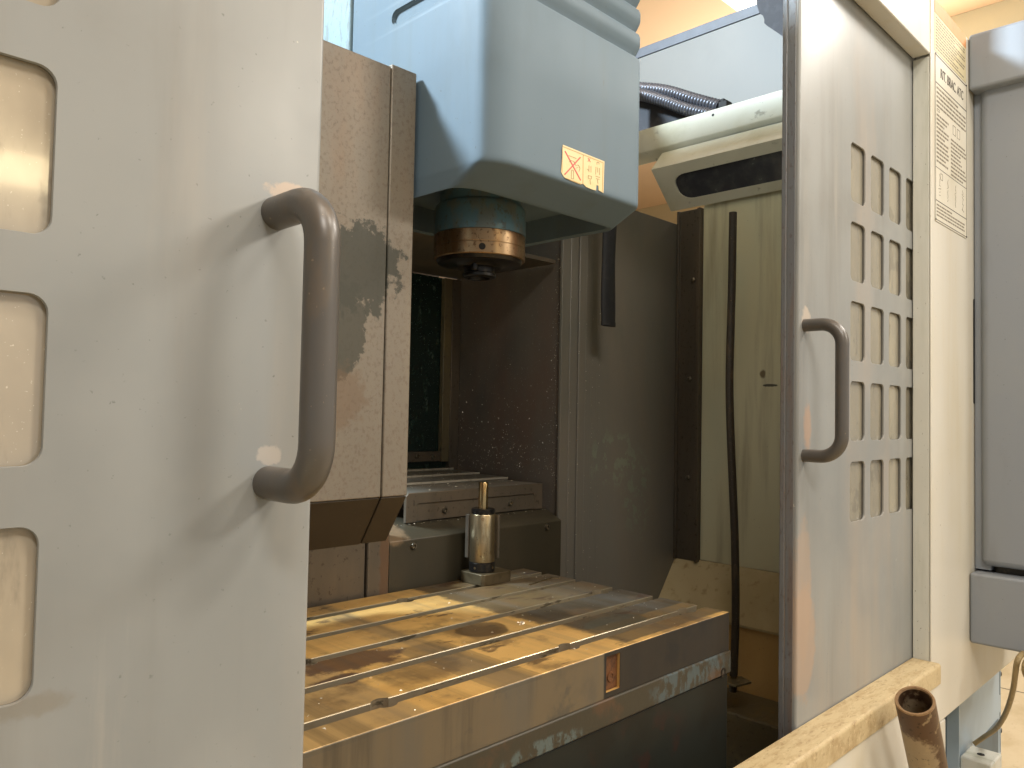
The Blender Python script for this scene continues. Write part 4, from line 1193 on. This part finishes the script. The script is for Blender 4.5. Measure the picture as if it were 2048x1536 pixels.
# ================================================================== open steel tube in front of the panel
view = ray(1832, 1402).normalized()
perp = (RT * 0.20 - UP * 1.0); perp = (perp - view * perp.dot(view)).normalized()
ax = (view * 0.74 + perp * 0.67).normalized()
tc_ = onY(1829.5, 1400, 0.640)
tt = thing('steel_tube', 'open brown steel tube with worn rim leaning at the cream front panel', 'tube', tuple(tc_ + ax * 0.6))
Rt = 0.0445
bm = bmesh.new(); lathe(bm, tc_, [(Rt, 0.004), (Rt, 0.60), (Rt - 0.008, 0.60), (Rt - 0.0082, 0.004)], 40, ax, caps=False)
finish('tube_body', bm, 'tube', tt)
bm = bmesh.new(); lathe(bm, tc_, [(Rt, 0.0038), (Rt - 0.0015, 0.0), (Rt - 0.006, 0.0), (Rt - 0.0083, 0.0038)], 40, ax, caps=False)
finish('tube_rim', bm, 'tubeend', tt)
bm = bmesh.new(); lathe(bm, tc_, [(Rt - 0.0085, 0.45), (Rt - 0.0085, 0.46)], 24, ax); finish('tube_plug', bm, 'black', tt)

# ================================================================== machine base, cable and levelling pad at the lower right
YB = 0.86
ms = thing('machine_base', 'pale blue machine base plate under the cream cabinet', 'machine base', (3.4, 1.0, FLOOR))
xl, xr = onY(1913, 1440, YB).x, onY(2002, 1400, YB).x
boxo('base_plate', xl, xr, YB, YB + 0.02, FLOOR + 0.02, -0.905, 'base', ms, 0.003)
boxo('base_recess', xl - 0.30, xl - 0.004, YB + 0.03, YB + 0.05, FLOOR, -0.905, 'basedark', ms, 0)
bm = bmesh.new(); prism(bm, [(xl - 0.012, YB - 0.012), (xl + 0.03, YB - 0.004), (xl + 0.03, YB - 0.001), (xl - 0.012, YB + 0.03)], 'Z', FLOOR + 0.02, -0.905); finish('base_rib', bm, 'base', ms, 0.002)
for (px, py) in ((2001, 1350), (2001, 1464)):
    q = onY(px, py, YB)
    bm = bmesh.new(); lathe(bm, (xr - 0.002, YB + 0.010, q.z), [(0.013, 0.0), (0.013, 0.006), (0.0095, 0.006), (0.0095, 0.022), (0.008, 0.024)], 12, (1, 0, 0)); finish('base_bolt', bm, 'darksteel', ms)
for (a, b) in ((1335, 1390), (1425, 1505)):
    za, zb_ = onY(1999, a, YB).z, onY(1999, b, YB).z
    boxo('base_slot', xr - 0.022, xr - 0.018, YB - 0.0012, YB - 0.0002, zb_, za, 'black', ms, 0)
q0, q1 = onY(1962, 1480, YB), onY(1995, 1440, YB)
bm = bmesh.new(); prism(bm, [(onY(1950, 1490, YB).x, onY(1950, 1490, YB).z), (onY(1996, 1437, YB).x, onY(1996, 1437, YB).z), (onY(1996, 1540, YB).x, FLOOR + 0.03), (onY(1950, 1540, YB).x, FLOOR + 0.03)], 'Y', YB - 0.0016, YB - 0.0003); finish('base_opening', bm, 'basedark', ms, smooth=False)
cpts = [Vector((2.96, 0.60, -0.727)), onY(2035, 1322, 0.60), onY(2026, 1380, 0.64), onY(2012, 1425, 0.70), onY(1993, 1456, 0.76), onY(1968, 1474, 0.82), onY(1948, 1488, 0.852)]
bm = bmesh.new(); tube(bm, catmull(cpts, 8), 0.0085, 12)
tag(finish('cable', bm, 'cable'), 'beige sheathed cable drooping from the pendant to the machine base', 'cable')
cpts = [Vector((3.02, 0.58, -0.727)), onY(2050, 1340, 0.58), onY(2085, 1400, 0.60), onY(2110, 1460, 0.62)]
bm = bmesh.new(); tube(bm, catmull(cpts, 8), 0.010, 12)
tag(finish('cable', bm, 'cable'), 'dark beige cable dropping to the floor from the pendant foot', 'cable')
p = onY(1962, 1512, 0.80)
lv = thing('levelling_pad', 'pale green levelling pad with a hole on the floor by the base', 'levelling pad', (p.x, p.y, FLOOR))
boxo('pad_block', p.x - 0.07, p.x + 0.07, p.y - 0.05, p.y + 0.05, FLOOR, p.z + 0.005, 'reveal', lv, 0.006)
bm = bmesh.new(); lathe(bm, (p.x, p.y, p.z + 0.0052), [(0.012, 0), (0.012, 0.0012), (0.007, 0.0012)], 14); finish('pad_hole', bm, 'black', lv)
# saw-cut joint in the slab
a_, b2 = onZ(2003, 1376, FLOOR), onZ(2048, 1386, FLOOR)
d = (b2 - a_).normalized()
bm = bmesh.new(); n = Vector((-d.y, d.x, 0)) * 0.004; e0, e1 = a_ - d * 4, a_ + d * 4
prism(bm, [(v.x, v.y) for v in (e0 - n, e1 - n, e1 + n, e0 + n)], 'Z', FLOOR + 0.0003, FLOOR + 0.0015)
finish('floor_joint', bm, 'ink', floor, smooth=False)

# ================================================================== swarf: countless small chips
rnd = random.Random(11)
bm = bmesh.new()


def chip(p, s, up):
    s *= 1.5
    a = rnd.uniform(0, 2 * PI); up = Vector(up)
    t = Vector((1, 0, 0)) if abs(up.x) < 0.9 else Vector((0, 1, 0))
    u = (t - up * t.dot(up)).normalized(); v = up.cross(u)
    d1 = u * math.cos(a) + v * math.sin(a); d2 = up.cross(d1)
    q = [p + d1 * s + up * s * rnd.uniform(0, .6), p - d1 * s + up * s * rnd.uniform(0, .6), p + d2 * s * rnd.uniform(.2, .6) + up * s * rnd.uniform(.3, 1.0), p + up * 0.0003]
    vs = [bm.verts.new(x) for x in q]
    for f in ((0, 1, 2), (0, 2, 3), (1, 2, 3), (0, 1, 3)): bm.faces.new([vs[i] for i in f])


for i in range(150):      # way cover
    y = rnd.uniform(1.64, 2.04); j = max(k for k in range(5) if yl[k] <= y)
    chip(Vector((rnd.uniform(1.27, 1.775), y, zl[j])), rnd.uniform(0.0008, 0.0024), (0, 0, 1))
for i in range(520):      # clinging to the recess wall, denser low down and along its front edge
    if i % 3 == 0: y, z = rnd.gauss(1.60, 0.012), rnd.uniform(-0.25, 0.50)
    else: y, z = rnd.uniform(1.60, 2.05), -0.19 + abs(rnd.gauss(0, 0.11)) + (0.25 * rnd.random() if i % 7 == 0 else 0)
    y = max(1.584, y)
    chip(Vector((1.8115, y, z)), rnd.uniform(0.0007, 0.0020), (-1, 0, 0))
for i in range(130):      # edges of the sliding panels
    k = rnd.choice([0, 1, 2, 3, 4]); chip(Vector((xe[k] + rnd.gauss(0, 0.001), 1.5655, rnd.uniform(-0.5, 0.45))), rnd.uniform(0.0006, 0.0016), (0, -1, 0))
for i in range(130):      # table top
    x, y = rnd.uniform(0.6, 1.6), rnd.uniform(0.91, 1.53)
    if all(abs(y - s) > 0.014 for s in slots): chip(Vector((x, y, TZ)), rnd.uniform(0.0007, 0.0024), (0, 0, 1))
for i in range(40):
    k = onZ(1042 + rnd.gauss(0, 5), 1246 + rnd.gauss(0, 2), TZ); chip(k, rnd.uniform(0.0006, 0.0022), (0, 0, 1))
for i in range(60):
    chip(Vector((rnd.uniform(1.17, 1.79), rnd.uniform(1.60, 1.618), -0.293)), rnd.uniform(0.0008, 0.002), (0, 0, 1))
tag(finish('metal_chips', bm, 'chip', smooth=False), 'bright metal chips scattered over the way cover, recess wall and table', 'metal chips', kind='stuff')
